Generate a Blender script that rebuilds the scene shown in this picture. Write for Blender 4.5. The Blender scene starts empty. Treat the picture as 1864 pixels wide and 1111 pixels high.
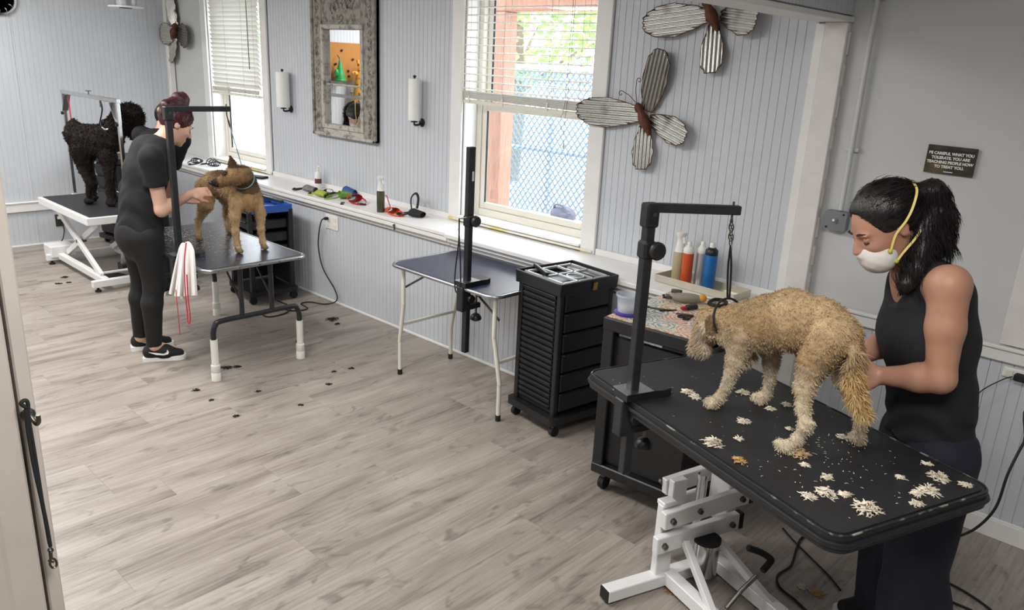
import bpy, bmesh, math, random
import numpy as np
from math import sin, cos, pi, radians, sqrt
from mathutils import Vector, Matrix

random.seed(7); np.random.seed(7)
SC = bpy.context.scene
COL = SC.collection

# ------------------------------------------------------------------ camera
CAM = np.array([0.0, 0.0, 1.92])
YAW, PIT, ROL, FPX = radians(-42.7712), radians(-17.2853), radians(2.7986), 1419.94
_f = np.array([sin(YAW)*cos(PIT), cos(YAW)*cos(PIT), sin(PIT)])
_r = np.array([cos(YAW), -sin(YAW), 0.0]); _u = np.cross(_r, _f)
RC = np.array([cos(ROL)*_r+sin(ROL)*_u, -sin(ROL)*_r+cos(ROL)*_u, _f])
cd = bpy.data.cameras.new('camera'); cam = bpy.data.objects.new('camera', cd); COL.objects.link(cam)
cd.sensor_width = 36; cd.sensor_fit = 'HORIZONTAL'; cd.lens = FPX/1864*36; cd.clip_start = .02; cd.clip_end = 200
cam.matrix_world = Matrix(((RC[0][0], RC[1][0], -RC[2][0], CAM[0]), (RC[0][1], RC[1][1], -RC[2][1], CAM[1]), (RC[0][2], RC[1][2], -RC[2][2], CAM[2]), (0, 0, 0, 1)))
SC.camera = cam
def ray(x, y): return RC.T @ np.array([(x-932)/FPX, -(y-555.5)/FPX, 1.0])
def onz(x, y, z=0.0): d = ray(x, y); return CAM+d*(z-CAM[2])/d[2]
def ony(x, y, Y): d = ray(x, y); return CAM+d*(Y-CAM[1])/d[1]
def onx(x, y, X): d = ray(x, y); return CAM+d*(X-CAM[0])/d[0]
def onplane(x, y, p0, n):
    d = ray(x, y); n = np.array(n, float); return CAM+d*(((np.array(p0)-CAM)@n)/(d@n))

# ------------------------------------------------------------------ world, lights, exposure
W = bpy.data.worlds.new('sky'); SC.world = W; W.use_nodes = True
bg = W.node_tree.nodes['Background']; bg.inputs[0].default_value = (.86, .93, 1.0, 1); bg.inputs[1].default_value = 8.0
SC.view_settings.view_transform = 'Standard'; SC.view_settings.look = 'None'
SC.view_settings.gamma = 1; SC.view_settings.use_curve_mapping = False; SC.view_settings.exposure = 0.0
CEIL = 2.72
LAMPS = [(-7.2, 1.2, 44), (-5.2, 1.2, 38), (-3.2, 1.2, 40), (-7.3, -1.4, 22), (-4.4, -1.4, 28), (-.2, .6, 50)]  # last entry: unseen near-room panel, added to brighten the grey wall
def area_light(name, loc, sx, sy, power, col=(1, .98, .955)):
    l = bpy.data.lights.new(name, 'AREA'); l.shape = 'RECTANGLE'; l.size = sx; l.size_y = sy; l.energy = power; l.color = col
    o = bpy.data.objects.new(name, l); COL.objects.link(o); o.location = loc; return o

# ------------------------------------------------------------------ mesh helpers
def rotm(rx=0, ry=0, rz=0): return np.array(Matrix.Rotation(rz, 3, 'Z') @ Matrix.Rotation(ry, 3, 'Y') @ Matrix.Rotation(rx, 3, 'X'))
def unit(v): v = np.array(v, float); return v/max(np.linalg.norm(v), 1e-12)
def frame(d):
    d = unit(d); a = np.array([0, 0, 1.0]) if abs(d[2]) < .9 else np.array([1.0, 0, 0])
    s = unit(np.cross(a, d)); return s, np.cross(d, s), d
class MB:
    def __init__(s): s.v = []; s.f = []
    def add(s, vs, fs):
        o = len(s.v); s.v += [tuple(map(float, q)) for q in vs]; s.f += [tuple(i+o for i in q) for q in fs]; return s
    def box(s, c, d, R=None, ch=0.0):
        h = np.array(d, float)/2; c = np.array(c, float); R = np.eye(3) if R is None else R
        ch = min(ch, .45*2*h.min())
        if ch <= 0:
            vs = [(i*h[0], j*h[1], k*h[2]) for i in (-1, 1) for j in (-1, 1) for k in (-1, 1)]
            fs = [(0, 1, 3, 2), (4, 6, 7, 5), (0, 4, 5, 1), (2, 3, 7, 6), (0, 2, 6, 4), (1, 5, 7, 3)]
            return s.add([c+R@np.array(q) for q in vs], fs)
        bm = bmesh.new(); bmesh.ops.create_cube(bm, size=1)
        for q in bm.verts: q.co = Vector((q.co.x*2*h[0], q.co.y*2*h[1], q.co.z*2*h[2]))
        bmesh.ops.bevel(bm, geom=bm.edges[:], offset=ch, segments=1, affect='EDGES')
        bm.verts.index_update()
        vs = [c+R@np.array(q.co) for q in bm.verts]; fs = [tuple(w.index for w in q.verts) for q in bm.faces]; bm.free()
        return s.add(vs, fs)
    def bar(s, a, b, w, h, ch=0.0, up=None):      # rectangular bar between two points; w across, h 'up'
        a = np.array(a, float); b = np.array(b, float); d = unit(b-a)
        up = np.array([0, 0, 1.0]) if up is None else unit(up)
        if abs(d@up) > .98: up = np.array([0, 1.0, 0])
        x = unit(np.cross(up, d)); z = np.cross(d, x)
        return s.box((a+b)/2, (w, np.linalg.norm(b-a), h), np.array([x, d, z]).T, ch)
    def cone(s, a, b, r1, r2=None, n=14, caps=True):
        r2 = r1 if r2 is None else r2; a = np.array(a, float); b = np.array(b, float); x, y, d = frame(b-a)
        vs = [p+r*(cos(2*pi*i/n)*x+sin(2*pi*i/n)*y) for p, r in ((a, r1), (b, r2)) for i in range(n)]
        fs = [(i, (i+1) % n, n+(i+1) % n, n+i) for i in range(n)]
        if caps: fs += [tuple(range(n-1, -1, -1)), tuple(range(n, 2*n))]
        return s.add(vs, fs)
    def tube(s, pts, r, n=8, closed=False, flat=None, caps=True):
        P = [np.array(p, float) for p in pts]; m = len(P); vs = []; fs = []
        rr = r if hasattr(r, '__len__') else [r]*m
        T = [unit(P[(i+1) % m]-P[i-1]) if closed else unit(P[min(i+1, m-1)]-P[max(i-1, 0)]) for i in range(m)]
        x, y, _ = frame(T[0])
        for i in range(m):
            x = unit(x-(x@T[i])*T[i]); y = np.cross(T[i], x)
            fx, fy = (1, 1) if flat is None else flat
            vs += [P[i]+rr[i]*(fx*cos(2*pi*k/n)*x+fy*sin(2*pi*k/n)*y) for k in range(n)]
        for i in range(m if closed else m-1):
            j = (i+1) % m
            fs += [(i*n+k, i*n+(k+1) % n, j*n+(k+1) % n, j*n+k) for k in range(n)]
        if not closed and caps: fs += [tuple(range(n-1, -1, -1)), tuple(range((m-1)*n, m*n))]
        return s.add(vs, fs)
    def lathe(s, prof, c=(0, 0, 0), n=24, R=None):
        c = np.array(c, float); R = np.eye(3) if R is None else R; m = len(prof)
        vs = [c+R@np.array((r*cos(2*pi*k/n), r*sin(2*pi*k/n), z)) for r, z in prof for k in range(n)]
        fs = [(i*n+k, i*n+(k+1) % n, (i+1)*n+(k+1) % n, (i+1)*n+k) for i in range(m-1) for k in range(n)]
        if prof[0][0] > 1e-6: fs.append(tuple(range(n-1, -1, -1)))
        if prof[-1][0] > 1e-6: fs.append(tuple(range((m-1)*n, m*n)))
        return s.add(vs, fs)
    def prism(s, poly, z0, z1, c=(0, 0, 0), R=None):
        c = np.array(c, float); R = np.eye(3) if R is None else R; n = len(poly)
        vs = [c+R@np.array((p[0], p[1], z)) for z in (z0, z1) for p in poly]
        fs = [(i, (i+1) % n, n+(i+1) % n, n+i) for i in range(n)]+[tuple(range(n-1, -1, -1)), tuple(range(n, 2*n))]
        return s.add(vs, fs)
    def sph(s, c, r, n=16, m=10, R=None):
        r = (r, r, r) if not hasattr(r, '__len__') else r
        R = np.eye(3) if R is None else R; c = np.array(c, float)
        vs = [c+R@np.array((0, 0, r[2]))]
        for i in range(1, m):
            t = pi*i/m
            vs += [c+R@np.array((r[0]*sin(t)*cos(2*pi*k/n), r[1]*sin(t)*sin(2*pi*k/n), r[2]*cos(t))) for k in range(n)]
        vs.append(c-R@np.array((0, 0, r[2]))); fs = [(0, 1+k, 1+(k+1) % n) for k in range(n)]
        for i in range(m-2):
            a = 1+i*n; b = a+n; fs += [(a+k, b+k, b+(k+1) % n, a+(k+1) % n) for k in range(n)]
        a = 1+(m-2)*n; fs += [(a+k, len(vs)-1, a+(k+1) % n) for k in range(n)]
        return s.add(vs, fs)
    def build(s, name, mat, parent=None, smooth=None, kind=None, label=None, col=None):
        me = bpy.data.meshes.new(name); me.from_pydata(s.v, [], s.f)
        bm = bmesh.new(); bm.from_mesh(me); bmesh.ops.recalc_face_normals(bm, faces=bm.faces[:]); bm.to_mesh(me); bm.free()
        return mk(name, me, mat, parent, smooth, kind, label, col)
def mk(name, me, mat, parent=None, smooth=None, kind=None, label=None, col=None):
    if mat is not None and not me.materials: me.materials.append(mat)
    if smooth is not None:
        me.polygons.foreach_set('use_smooth', [True]*len(me.polygons))
        if smooth < 170: me.set_sharp_from_angle(angle=radians(smooth))
    if col is not None:
        ca = me.color_attributes.new('Col', 'FLOAT_COLOR', 'POINT'); a = np.ones((len(me.vertices), 4), np.float32); a[:, :3] = col
        ca.data.foreach_set('color', a.ravel())
    o = bpy.data.objects.new(name, me); COL.objects.link(o)
    if parent is not None: o.parent = parent
    if kind: o['kind'] = kind
    if label: o['label'] = label
    return o
def tag(o, label, cat, group=None):
    o['label'] = label; o['category'] = cat
    if group: o['group'] = group
    return o
def thing(name, label, cat, loc=(0, 0, 0), rz=0.0, group=None):
    o = bpy.data.objects.new(name, None); COL.objects.link(o); o.location = loc; o.rotation_euler = (0, 0, rz); o.empty_display_size = .05
    return tag(o, label, cat, group)
def struct(name, mb, mat, parent=None, smooth=None):
    o = mb.build(name, mat, parent, smooth)
    if parent is None: o['kind'] = 'structure'
    return o
def dup(root, loc=None, rz=None, label=None):
    r = root.copy(); COL.objects.link(r)
    if loc is not None: r.location = loc
    if rz is not None: r.rotation_euler = (0, 0, rz)
    if label: r['label'] = label
    for ch in root.children:
        c = ch.copy(); COL.objects.link(c); c.parent = r
        for g in ch.children:
            d = g.copy(); COL.objects.link(d); d.parent = c
    return r
def smooth_path(pts, n=8, closed=False):          # Catmull-Rom
    P = [np.array(p, float) for p in pts]; out = []; m = len(P)
    for i in range(m if closed else m-1):
        p0, p1, p2, p3 = (P[i-1] if closed or i else P[0]), P[i], P[(i+1) % m], (P[(i+2) % m] if closed else P[min(i+2, m-1)])
        for k in range(n):
            t = k/n; out.append(.5*((2*p1)+(-p0+p2)*t+(2*p0-5*p1+4*p2-p3)*t*t+(-p0+3*p1-3*p2+p3)*t**3))
    if not closed: out.append(P[-1])
    return out
def rrect(w, d, r, n=6):                          # rounded rectangle polygon
    o = []
    for cx, cy, a0 in ((w/2-r, d/2-r, 0), (-w/2+r, d/2-r, pi/2), (-w/2+r, -d/2+r, pi), (w/2-r, -d/2+r, 1.5*pi)):
        o += [(cx+r*cos(a0+pi/2*k/n), cy+r*sin(a0+pi/2*k/n)) for k in range(n+1)]
    return o

# ------------------------------------------------------------------ materials
def srgb(r, g, b): return tuple(((c/255)/12.92 if c/255 <= .04045 else ((c/255+.055)/1.055)**2.4) for c in (r, g, b))
def M(name, col, rough=.5, metal=0.0, var=0.0, scale=20.0, bump=0.0, bscale=60.0, attr=False, col2=None, thresh=None, stretch=None, spec=None, trans=0.0, emit=None, alpha=1.0, coat=0.0):
    m = bpy.data.materials.new(name); m.use_nodes = True; nt = m.node_tree; b = nt.nodes['Principled BSDF']; L = nt.links.new
    b.inputs['Roughness'].default_value = rough; b.inputs['Metallic'].default_value = metal
    b.inputs['Base Color'].default_value = (*col, 1); b.inputs['Alpha'].default_value = alpha
    if spec is not None: b.inputs['Specular IOR Level'].default_value = spec
    if trans: b.inputs['Transmission Weight'].default_value = trans
    if coat: b.inputs['Coat Weight'].default_value = coat
    if emit: b.inputs['Emission Color'].default_value = (*col, 1); b.inputs['Emission Strength'].default_value = emit
    tc = nt.nodes.new('ShaderNodeTexCoord'); vec = tc.outputs['Object']
    if stretch:
        mp = nt.nodes.new('ShaderNodeMapping'); mp.inputs['Scale'].default_value = stretch; L(vec, mp.inputs[0]); vec = mp.outputs[0]
    src = None
    if attr:
        at = nt.nodes.new('ShaderNodeAttribute'); at.attribute_name = 'Col'; src = at.outputs['Color']
    if col2 is not None or var:
        nz = nt.nodes.new('ShaderNodeTexNoise'); nz.inputs['Scale'].default_value = scale; nz.inputs['Detail'].default_value = 6; L(vec, nz.inputs['Vector'])
        mr = nt.nodes.new('ShaderNodeMapRange'); L(nz.outputs['Fac'], mr.inputs[0])
        lo, hi = thresh if thresh else (.3, .7); mr.inputs[1].default_value = lo; mr.inputs[2].default_value = hi
        mx = nt.nodes.new('ShaderNodeMix'); mx.data_type = 'RGBA'; L(mr.outputs[0], mx.inputs[0])
        if attr:
            mx.blend_type = 'MULTIPLY'; mx.inputs[0].default_value = 1; L(src, mx.inputs[6])
            cr = nt.nodes.new('ShaderNodeMapRange'); L(nz.outputs['Fac'], cr.inputs[0]); cr.inputs[1].default_value = .3; cr.inputs[2].default_value = .7; cr.inputs[3].default_value = 1-var; cr.inputs[4].default_value = 1+var
            nt.links.remove(mx.inputs[0].links[0]); mx.inputs[0].default_value = 1; L(cr.outputs[0], mx.inputs[7])
        else:
            c2 = col2 if col2 is not None else tuple(max(0, c*(1-var)) for c in col)
            mx.inputs[6].default_value = (*col, 1); mx.inputs[7].default_value = (*c2, 1)
        src = mx.outputs[2]
    if src is not None: L(src, b.inputs['Base Color'])
    if bump:
        n2 = nt.nodes.new('ShaderNodeTexNoise'); n2.inputs['Scale'].default_value = bscale; n2.inputs['Detail'].default_value = 4; L(vec, n2.inputs['Vector'])
        bp = nt.nodes.new('ShaderNodeBump'); bp.inputs['Strength'].default_value = bump; bp.inputs['Distance'].default_value = .004; L(n2.outputs['Fac'], bp.inputs['Height']); L(bp.outputs[0], b.inputs['Normal'])
    return m
m_bead = M('beadboard paint', srgb(199, 203, 209), .5, var=.04, scale=3)
m_grey = M('grey wall paint', srgb(203, 205, 205), .55, var=.05, scale=2.5, bump=.15, bscale=40)
m_white = M('white trim paint', srgb(232, 231, 230), .4, var=.05, scale=9, bump=.06, bscale=30)
m_oldwhite = M('worn white paint', srgb(226, 222, 220), .45, var=.08, scale=14, bump=.3, bscale=25)
m_vinyl = M('cream vinyl', srgb(226, 223, 210), .4, var=.03)
m_yellow = M('yellowed putty', srgb(212, 200, 96), .6, var=.3, scale=30)
m_ceil = M('ceiling white', srgb(228, 228, 226), .7, var=.03)
m_blk = M('black plastic', srgb(30, 31, 34), .42, var=.2, scale=12, bump=.05)
m_blkmetal = M('black powder-coated steel', srgb(44, 46, 50), .38, .25, var=.25, scale=25, bump=.08, bscale=120)
m_blkmat = M('black textured rubber', srgb(36, 37, 40), .55, var=.3, scale=9, bump=.35, bscale=400)
m_wmetal = M('white powder-coated steel', srgb(226, 226, 226), .35, var=.05, scale=8)
m_cream = M('off-white enamel', srgb(222, 220, 208), .35, var=.05, scale=8)
m_chrome = M('chrome', srgb(200, 200, 200), .18, 1.0)
m_alu = M('brushed aluminium', srgb(190, 192, 195), .32, 1.0, var=.15, scale=40)
m_steel = M('dull steel', srgb(120, 118, 112), .4, 1.0, var=.3, scale=30)
m_pvc = M('white pvc', srgb(232, 232, 226), .4, var=.04)
m_rub = M('dark rubber', srgb(24, 24, 25), .7)
m_redfab = M('red webbing', srgb(190, 32, 62), .7, var=.2, scale=60)
m_red = M('red nylon', srgb(182, 18, 34), .55, var=.3, scale=40)
m_orange = M('orange nylon', srgb(226, 84, 30), .55, var=.25, scale=40)
m_lime = M('lime nylon', srgb(170, 186, 66), .6, var=.3, scale=25)
m_green = M('green nylon', srgb(120, 170, 70), .6, var=.3, scale=25)
m_blue = M('blue nylon', srgb(48, 92, 150), .6, var=.3, scale=25)
m_blkfab = M('black webbing', srgb(28, 28, 30), .75, var=.2, scale=60)
m_towel = M('white terry cloth', srgb(236, 233, 230), .9, var=.06, scale=30, bump=.8, bscale=350)
m_paper = M('paper towel', srgb(240, 240, 238), .85, var=.03, bump=.4, bscale=220)
# ------------------------------------------------------------------ floor
def plank_material():
    m = bpy.data.materials.new('grey oak vinyl plank'); m.use_nodes = True; nt = m.node_tree; b = nt.nodes['Principled BSDF']; L = nt.links.new; N = nt.nodes.new
    geo = N('ShaderNodeNewGeometry'); oi = N('ShaderNodeObjectInfo')
    sc = N('ShaderNodeVectorMath'); sc.operation = 'MULTIPLY_ADD'; L(geo.outputs['Position'], sc.inputs[0]); sc.inputs[1].default_value = (1, 1, 1)
    mul = N('ShaderNodeMath'); mul.operation = 'MULTIPLY'; L(oi.outputs['Random'], mul.inputs[0]); mul.inputs[1].default_value = 61.0
    cb = N('ShaderNodeCombineXYZ'); L(mul.outputs[0], cb.inputs[0]); L(mul.outputs[0], cb.inputs[1]); L(cb.outputs[0], sc.inputs[2])
    def noise(scale, sx, sy, det=6, dist=0.0):
        mp = N('ShaderNodeMapping'); mp.inputs['Scale'].default_value = (sx, sy, 1); L(sc.outputs[0], mp.inputs[0])
        n = N('ShaderNodeTexNoise'); n.inputs['Scale'].default_value = scale; n.inputs['Detail'].default_value = det; n.inputs['Distortion'].default_value = dist; L(mp.outputs[0], n.inputs['Vector']); return n.outputs['Fac']
    broad = noise(1.0, 7.0, 1.3, 5, .8); fine = noise(1.0, 75, 3.2, 6, .3); knot = noise(1.0, 11, 4.2, 4, 1.6); fleck = noise(1.0, 38, 9, 3, 1.0)
    mpw = N('ShaderNodeMapping'); mpw.inputs['Scale'].default_value = (7.5, .8, 1); L(sc.outputs[0], mpw.inputs[0])
    wv = N('ShaderNodeTexWave'); wv.inputs['Scale'].default_value = 1.5; wv.inputs['Distortion'].default_value = 11; wv.inputs['Detail'].default_value = 3; wv.inputs['Detail Scale'].default_value = .5; L(mpw.outputs[0], wv.inputs['Vector'])
    ramp = N('ShaderNodeValToRGB'); e = ramp.color_ramp.elements
    e[0].position = .30; e[0].color = (*srgb(104, 95, 89), 1); e[1].position = .70; e[1].color = (*srgb(172, 164, 156), 1)
    k = e.new(.47); k.color = (*srgb(147, 138, 130), 1)
    mixn = N('ShaderNodeMath'); mixn.operation = 'MULTIPLY_ADD'; L(fine, mixn.inputs[0]); mixn.inputs[1].default_value = .34
    bb = N('ShaderNodeMath'); bb.operation = 'MULTIPLY'; L(broad, bb.inputs[0]); bb.inputs[1].default_value = .68; L(bb.outputs[0], mixn.inputs[2]); L(mixn.outputs[0], ramp.inputs[0])
    wr = N('ShaderNodeMapRange'); L(wv.outputs['Fac'], wr.inputs[0]); wr.inputs[1].default_value = .0; wr.inputs[2].default_value = .22; wr.inputs[3].default_value = .90; wr.inputs[4].default_value = 1.0
    kr = N('ShaderNodeMapRange'); L(knot, kr.inputs[0]); kr.inputs[1].default_value = .58; kr.inputs[2].default_value = .72; kr.inputs[3].default_value = 1.0; kr.inputs[4].default_value = .60
    rr = N('ShaderNodeMapRange'); L(fleck, rr.inputs[0]); rr.inputs[1].default_value = .66; rr.inputs[2].default_value = .76; rr.inputs[3].default_value = 1.0; rr.inputs[4].default_value = 1.16
    m1 = N('ShaderNodeMath'); m1.operation = 'MULTIPLY'; L(wr.outputs[0], m1.inputs[0]); L(kr.outputs[0], m1.inputs[1])
    m2 = N('ShaderNodeMath'); m2.operation = 'MULTIPLY'; L(m1.outputs[0], m2.inputs[0]); L(rr.outputs[0], m2.inputs[1])
    fin = N('ShaderNodeVectorMath'); fin.operation = 'SCALE'; L(ramp.outputs[0], fin.inputs[0]); L(m2.outputs[0], fin.inputs['Scale'])
    L(fin.outputs[0], b.inputs['Base Color']); b.inputs['Roughness'].default_value = .42
    bp = N('ShaderNodeBump'); bp.inputs['Strength'].default_value = .12; bp.inputs['Distance'].default_value = .002; L(fine, bp.inputs['Height']); L(bp.outputs[0], b.inputs['Normal'])
    return m
m_plank = plank_material()
m_sub = M('dark plank joint', srgb(128, 118, 110), .6)
m_jamb = M('shade-toned beige paint', srgb(188, 180, 172), .5, var=.08, scale=8, bump=.1)  # jamb colour darkened to stand for the dim light on it
floor = struct('floor', MB().box((-2.9, .6, -.06), (11.4, 6.5, .10)), m_sub)
PW, PL = .182, 1.22
pl_cache = {}
def plank(x0, x1, y0, y1, name='floor_plank'):
    key = (round(x1-x0, 3), round(y1-y0, 3))
    if key not in pl_cache:
        mb = MB().box((0, 0, -.005), (key[0]-.0004, key[1]-.0004, .010), None, .0003); o = mb.build(name, m_plank, floor); pl_cache[key] = o.data
    else: o = mk(name, pl_cache[key], m_plank, floor)
    o.location = ((x0+x1)/2, (y0+y1)/2, 0); return o
offs = [0, .41, .82, .2, .61, 1.02]
rest = MB(); x = -8.43; i = 0
while x < 2.7:
    x1 = min(x+PW, 2.75); y = -2.6-offs[(i*5+i//3) % 6]
    while y < 3.72:
        a, b_ = max(y, -2.6), min(y+PL, 3.76)
        if b_-a > .02:
            if b_ > .25 and x1 < .9 and b_ > -.35*x-2.3: plank(x, x1, a, b_)
            else: rest.box(((x+x1)/2, (a+b_)/2, -.005), (x1-x-.0016, b_-a-.0016, .010))
        y += PL
    x = x1; i += 1
rest.build('floor_plank', m_plank, floor, kind='stuff')

# ------------------------------------------------------------------ walls
YU, YL = 3.725, 3.438                       # upper wall plane, bumped-out lower wall plane
LZ = .83                                    # ledge height
W1X0, W1X1, W2X0, W2X1, WZ0, WZ1 = -7.60, -6.59, -3.98, -2.885, .86, 2.42
wall = MB()
for x0, x1, z0, z1 in ((-8.63, W1X0, 0, CEIL), (W1X1, W2X0, 0, CEIL), (W2X1, 2.8, 0, CEIL), (W1X0, W1X1, 0, WZ0), (W2X0, W2X1, 0, WZ0), (W1X0, W1X1, WZ1, CEIL), (W2X0, W2X1, WZ1, CEIL)):
    wall.box(((x0+x1)/2, 3.835, (z0+z1)/2), (x1-x0, .202, z1-z0))
wall_window = struct('wall_window', wall, m_grey)
def bead(name, u0, u1, z0, z1, parent, plane, face, pitch=.045):
    # sheet of beadboard with real grooves; plane 'y' (faces -Y) or 'x' (faces +X)
    prof = []; u = u0; g = .003; d = .003
    k0 = math.ceil(u0/pitch); pts = [(u0, 0)]
    while k0*pitch < u1-.01:
        c = k0*pitch
        if c-g > u0+.002: pts += [(c-g, 0), (c-g*.4, d), (c+g*.4, d), (c+g, 0)]
        k0 += 1
    pts += [(u1, 0)]
    n = len(pts); vs = []
    for z in (z0, z1):
        for u, dd in pts: vs.append((u, face+dd, z) if plane == 'y' else (face-dd, u, z))
    for z in (z0, z1):
        for u in (u0, u1): vs.append((u, face+.012, z) if plane == 'y' else (face-.012, u, z))
    fs = [(i, i+1, n+i+1, n+i) for i in range(n-1)]+[(0, n, 2*n+2, 2*n), (n-1, 2*n+1, 2*n+3, 2*n-1)]
    fs += [tuple(range(n-1, -1, -1))+(2*n, 2*n+1), tuple(range(n, 2*n))+(2*n+3, 2*n+2), (2*n, 2*n+2, 2*n+3, 2*n+1)]
    return MB().add(vs, fs).build(name, m_bead, parent)
for a, b_ in ((-6.48, -5.272), (-5.27, -4.09), (-2.775, -1.61)): bead('beadboard_panel', a, b_, LZ, CEIL, wall_window, 'y', YU)
for a, b_ in ((-1.45, -.63), (-.628, .6), (.602, 1.8)): bead('beadboard_panel', a, b_, .09, .80, wall_window, 'y', YU)
# bumped-out lower wall under the ledge
low = struct('wall_lower', MB().box(((-8.43-1.6)/2, (YL+.012+YU+.05)/2, .38), (6.83, YU+.05-YL-.012, .76)), m_bead)
xx = -8.43
while xx < -1.62:
    x2 = min(xx+1.22, -1.602); bead('beadboard_panel', xx, x2-.002, .012, .755, low, 'y', YL); xx += 1.22
MB().box((-1.592, (YL+YU)/2, .41), (.016, YU-YL+.02, .80), None, .003).build('end_board', m_white, low)
# ledge: two long boards with moulding under the nosing
ledge = struct('trim_1', MB().box((-6.085, (3.372+3.73)/2, LZ-.0125), (4.69, .358, .025), None, .004), m_white)
ledge['label'] = 'long white painted window ledge board on the lower wall'
ledge2 = struct('trim_2', MB().box((-2.67, (3.352+3.73)/2, LZ-.0135), (2.136, .378, .027), None, .004), m_white)
ledge2['label'] = 'second white painted ledge board under the near window'
for x0, x1, p in ((-8.43, -3.742, ledge), (-3.738, -1.602, ledge2)):
    MB().box(((x0+x1)/2, 3.408, .787), (x1-x0, .058, .034), None, .006).build('cove_moulding', m_white, p)
    MB().box(((x0+x1)/2, 3.424, .755), (x1-x0, .026, .032), None, .004).build('flat_moulding', m_white, p)
struct('baseboard_lower', MB().box((-5.015, YL-.006, .009), (6.83, .012, .018), None, .003), m_white)
struct('trim_3', MB().box((-5.285, YU-.008, LZ+.02), (2.39, .016, .04), None, .003), m_white)
struct('trim_4', MB().box((-2.19, YU-.008, LZ+.02), (1.16, .016, .04), None, .003), m_white)
# back wall
XB = -8.43
wall_back = struct('wall_back', MB().box((XB-.11, .6, CEIL/2), (.196, 6.6, CEIL)), m_grey)
yy = -2.6
while yy < 3.7:
    y2 = min(yy+1.22, 3.715)
    bead('beadboard_panel', yy, y2-.002, .43, CEIL, wall_back, 'x', XB); bead('beadboard_panel', yy, y2-.002, .012, .34, wall_back, 'x', XB); yy += 1.22
br = struct('trim_5', MB().box((XB+.012, .41, .385), (.024, 6.06, .095), None, .004), m_white)
MB().box((XB+.018, .41, .425), (.036, 6.06, .018), None, .006).build('rail_cap', m_white, br)
struct('baseboard_back', MB().box((XB+.006, .41, .009), (.012, 6.06, .018), None, .003), m_white)
struct('trim_6', MB().box((XB+.03, YU-.03, (LZ+CEIL)/2), (.06, .06, CEIL-LZ), None, .006), m_white)
# remaining shell, behind the camera
struct('wall_left', MB().box((-2.9, -2.68, CEIL/2), (11.4, .16, CEIL)), m_grey)
struct('wall_right', MB().box((2.82, .6, CEIL/2), (.16, 6.6, CEIL)), m_grey)
struct('ceiling', MB().box((-2.9, .6, CEIL+.05), (11.4, 6.6, .10)), m_ceil)
# grey wall on the near side: rail, baseboard, boards
r1 = struct('trim_7', MB().box((.55, YU-.012, .835), (3.96, .024, .06), None, .004), m_white)
MB().box((.55, YU-.018, .866), (3.96, .036, .016), None, .004).build('rail_cap', m_white, r1)
bb = struct('baseboard_window', MB().box((.55, YU-.008, .042), (3.96, .016, .084), None, .002), m_white)
MB().box((.55, YU-.005, .088), (3.96, .010, .012), None, .003).build('baseboard_cap', m_white, bb)
struct('trim_8', MB().box((-.27, YU-.011, 1.63), (.68, .020, 1.50), None, .003), m_oldwhite)['label'] = 'wide white board mounted above the chair rail'
# column at the end of the opening and the header across it
colm = struct('trim_9', MB().box((-1.513, YU-.02, 1.08), (.106, .042, 2.16), None, .004), m_oldwhite)
colm['label'] = 'white painted post at the end of the opening'
MB().box((-1.592, YU-.012, 1.49), (.044, .024, 1.33), None, .003).build('edge_board', m_white, colm)
for k in range(9):
    MB().box((-1.4585+random.uniform(-.002, .003), YU-.012, .95+k*.14), (.008, .02, .10), rotm(0, 0, random.uniform(-.2, .2)), .003).build('chipped_edge', m_oldwhite, colm)
hdr = struct('wall_header', MB().box((-1.54, .55, 2.45), (.13, 6.3, .54)), m_grey)
hp = bead('beadboard_panel', .3, 3.72, 2.19, CEIL, hdr, 'x', -1.462, .03)
tb = struct('trim_10', MB().box((-1.535, 2.03, 2.171), (.172, 3.38, .022), None, .003), m_white); tb['label'] = 'white board capping the underside of the header'
# left end of the opening: jamb, casing, dark gap, strike plate
wp = struct('wall_partition', MB().box((-1.55, -1.17, CEIL/2), (.12, 2.86, CEIL)), m_grey)
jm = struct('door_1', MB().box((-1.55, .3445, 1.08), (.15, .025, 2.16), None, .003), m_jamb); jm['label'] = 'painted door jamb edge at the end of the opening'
MB().box((-1.55, .3285, 1.06), (.10, .007, 2.12)).build('dark_gap', m_rub, jm)
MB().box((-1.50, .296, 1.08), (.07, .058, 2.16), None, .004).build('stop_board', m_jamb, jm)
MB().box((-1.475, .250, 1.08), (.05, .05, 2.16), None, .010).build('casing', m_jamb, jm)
MB().box((-1.494, .3285, 1.165), (.012, .010, .03), None, .002).build('strike_plate', m_steel, jm)
MB().box((-1.468, .262, .862), (.03, .03, .05), None, .01).build('bumper', m_rub, jm)

# ------------------------------------------------------------------ windows
m_glass = bpy.data.materials.new('window glass'); m_glass.use_nodes = True
_nt = m_glass.node_tree; _nt.nodes.clear(); _o = _nt.nodes.new('ShaderNodeOutputMaterial'); _t = _nt.nodes.new('ShaderNodeBsdfTransparent'); _g = _nt.nodes.new('ShaderNodeBsdfGlossy'); _g.inputs['Roughness'].default_value = .02
_mx = _nt.nodes.new('ShaderNodeMixShader'); _mx.inputs[0].default_value = .05
_nt.links.new(_t.outputs[0], _mx.inputs[1]); _nt.links.new(_g.outputs[0], _mx.inputs[2]); _nt.links.new(_mx.outputs[0], _o.inputs[0])
m_slat = M('white blind slat', srgb(236, 235, 230), .45, var=.03)
m_cordw = M('off-white cord', srgb(190, 186, 172), .8)
m_sillyel = M('yellowed sill edge', srgb(226, 224, 210), .6, col2=srgb(212, 202, 116), scale=5, thresh=(.5, .62))
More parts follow.
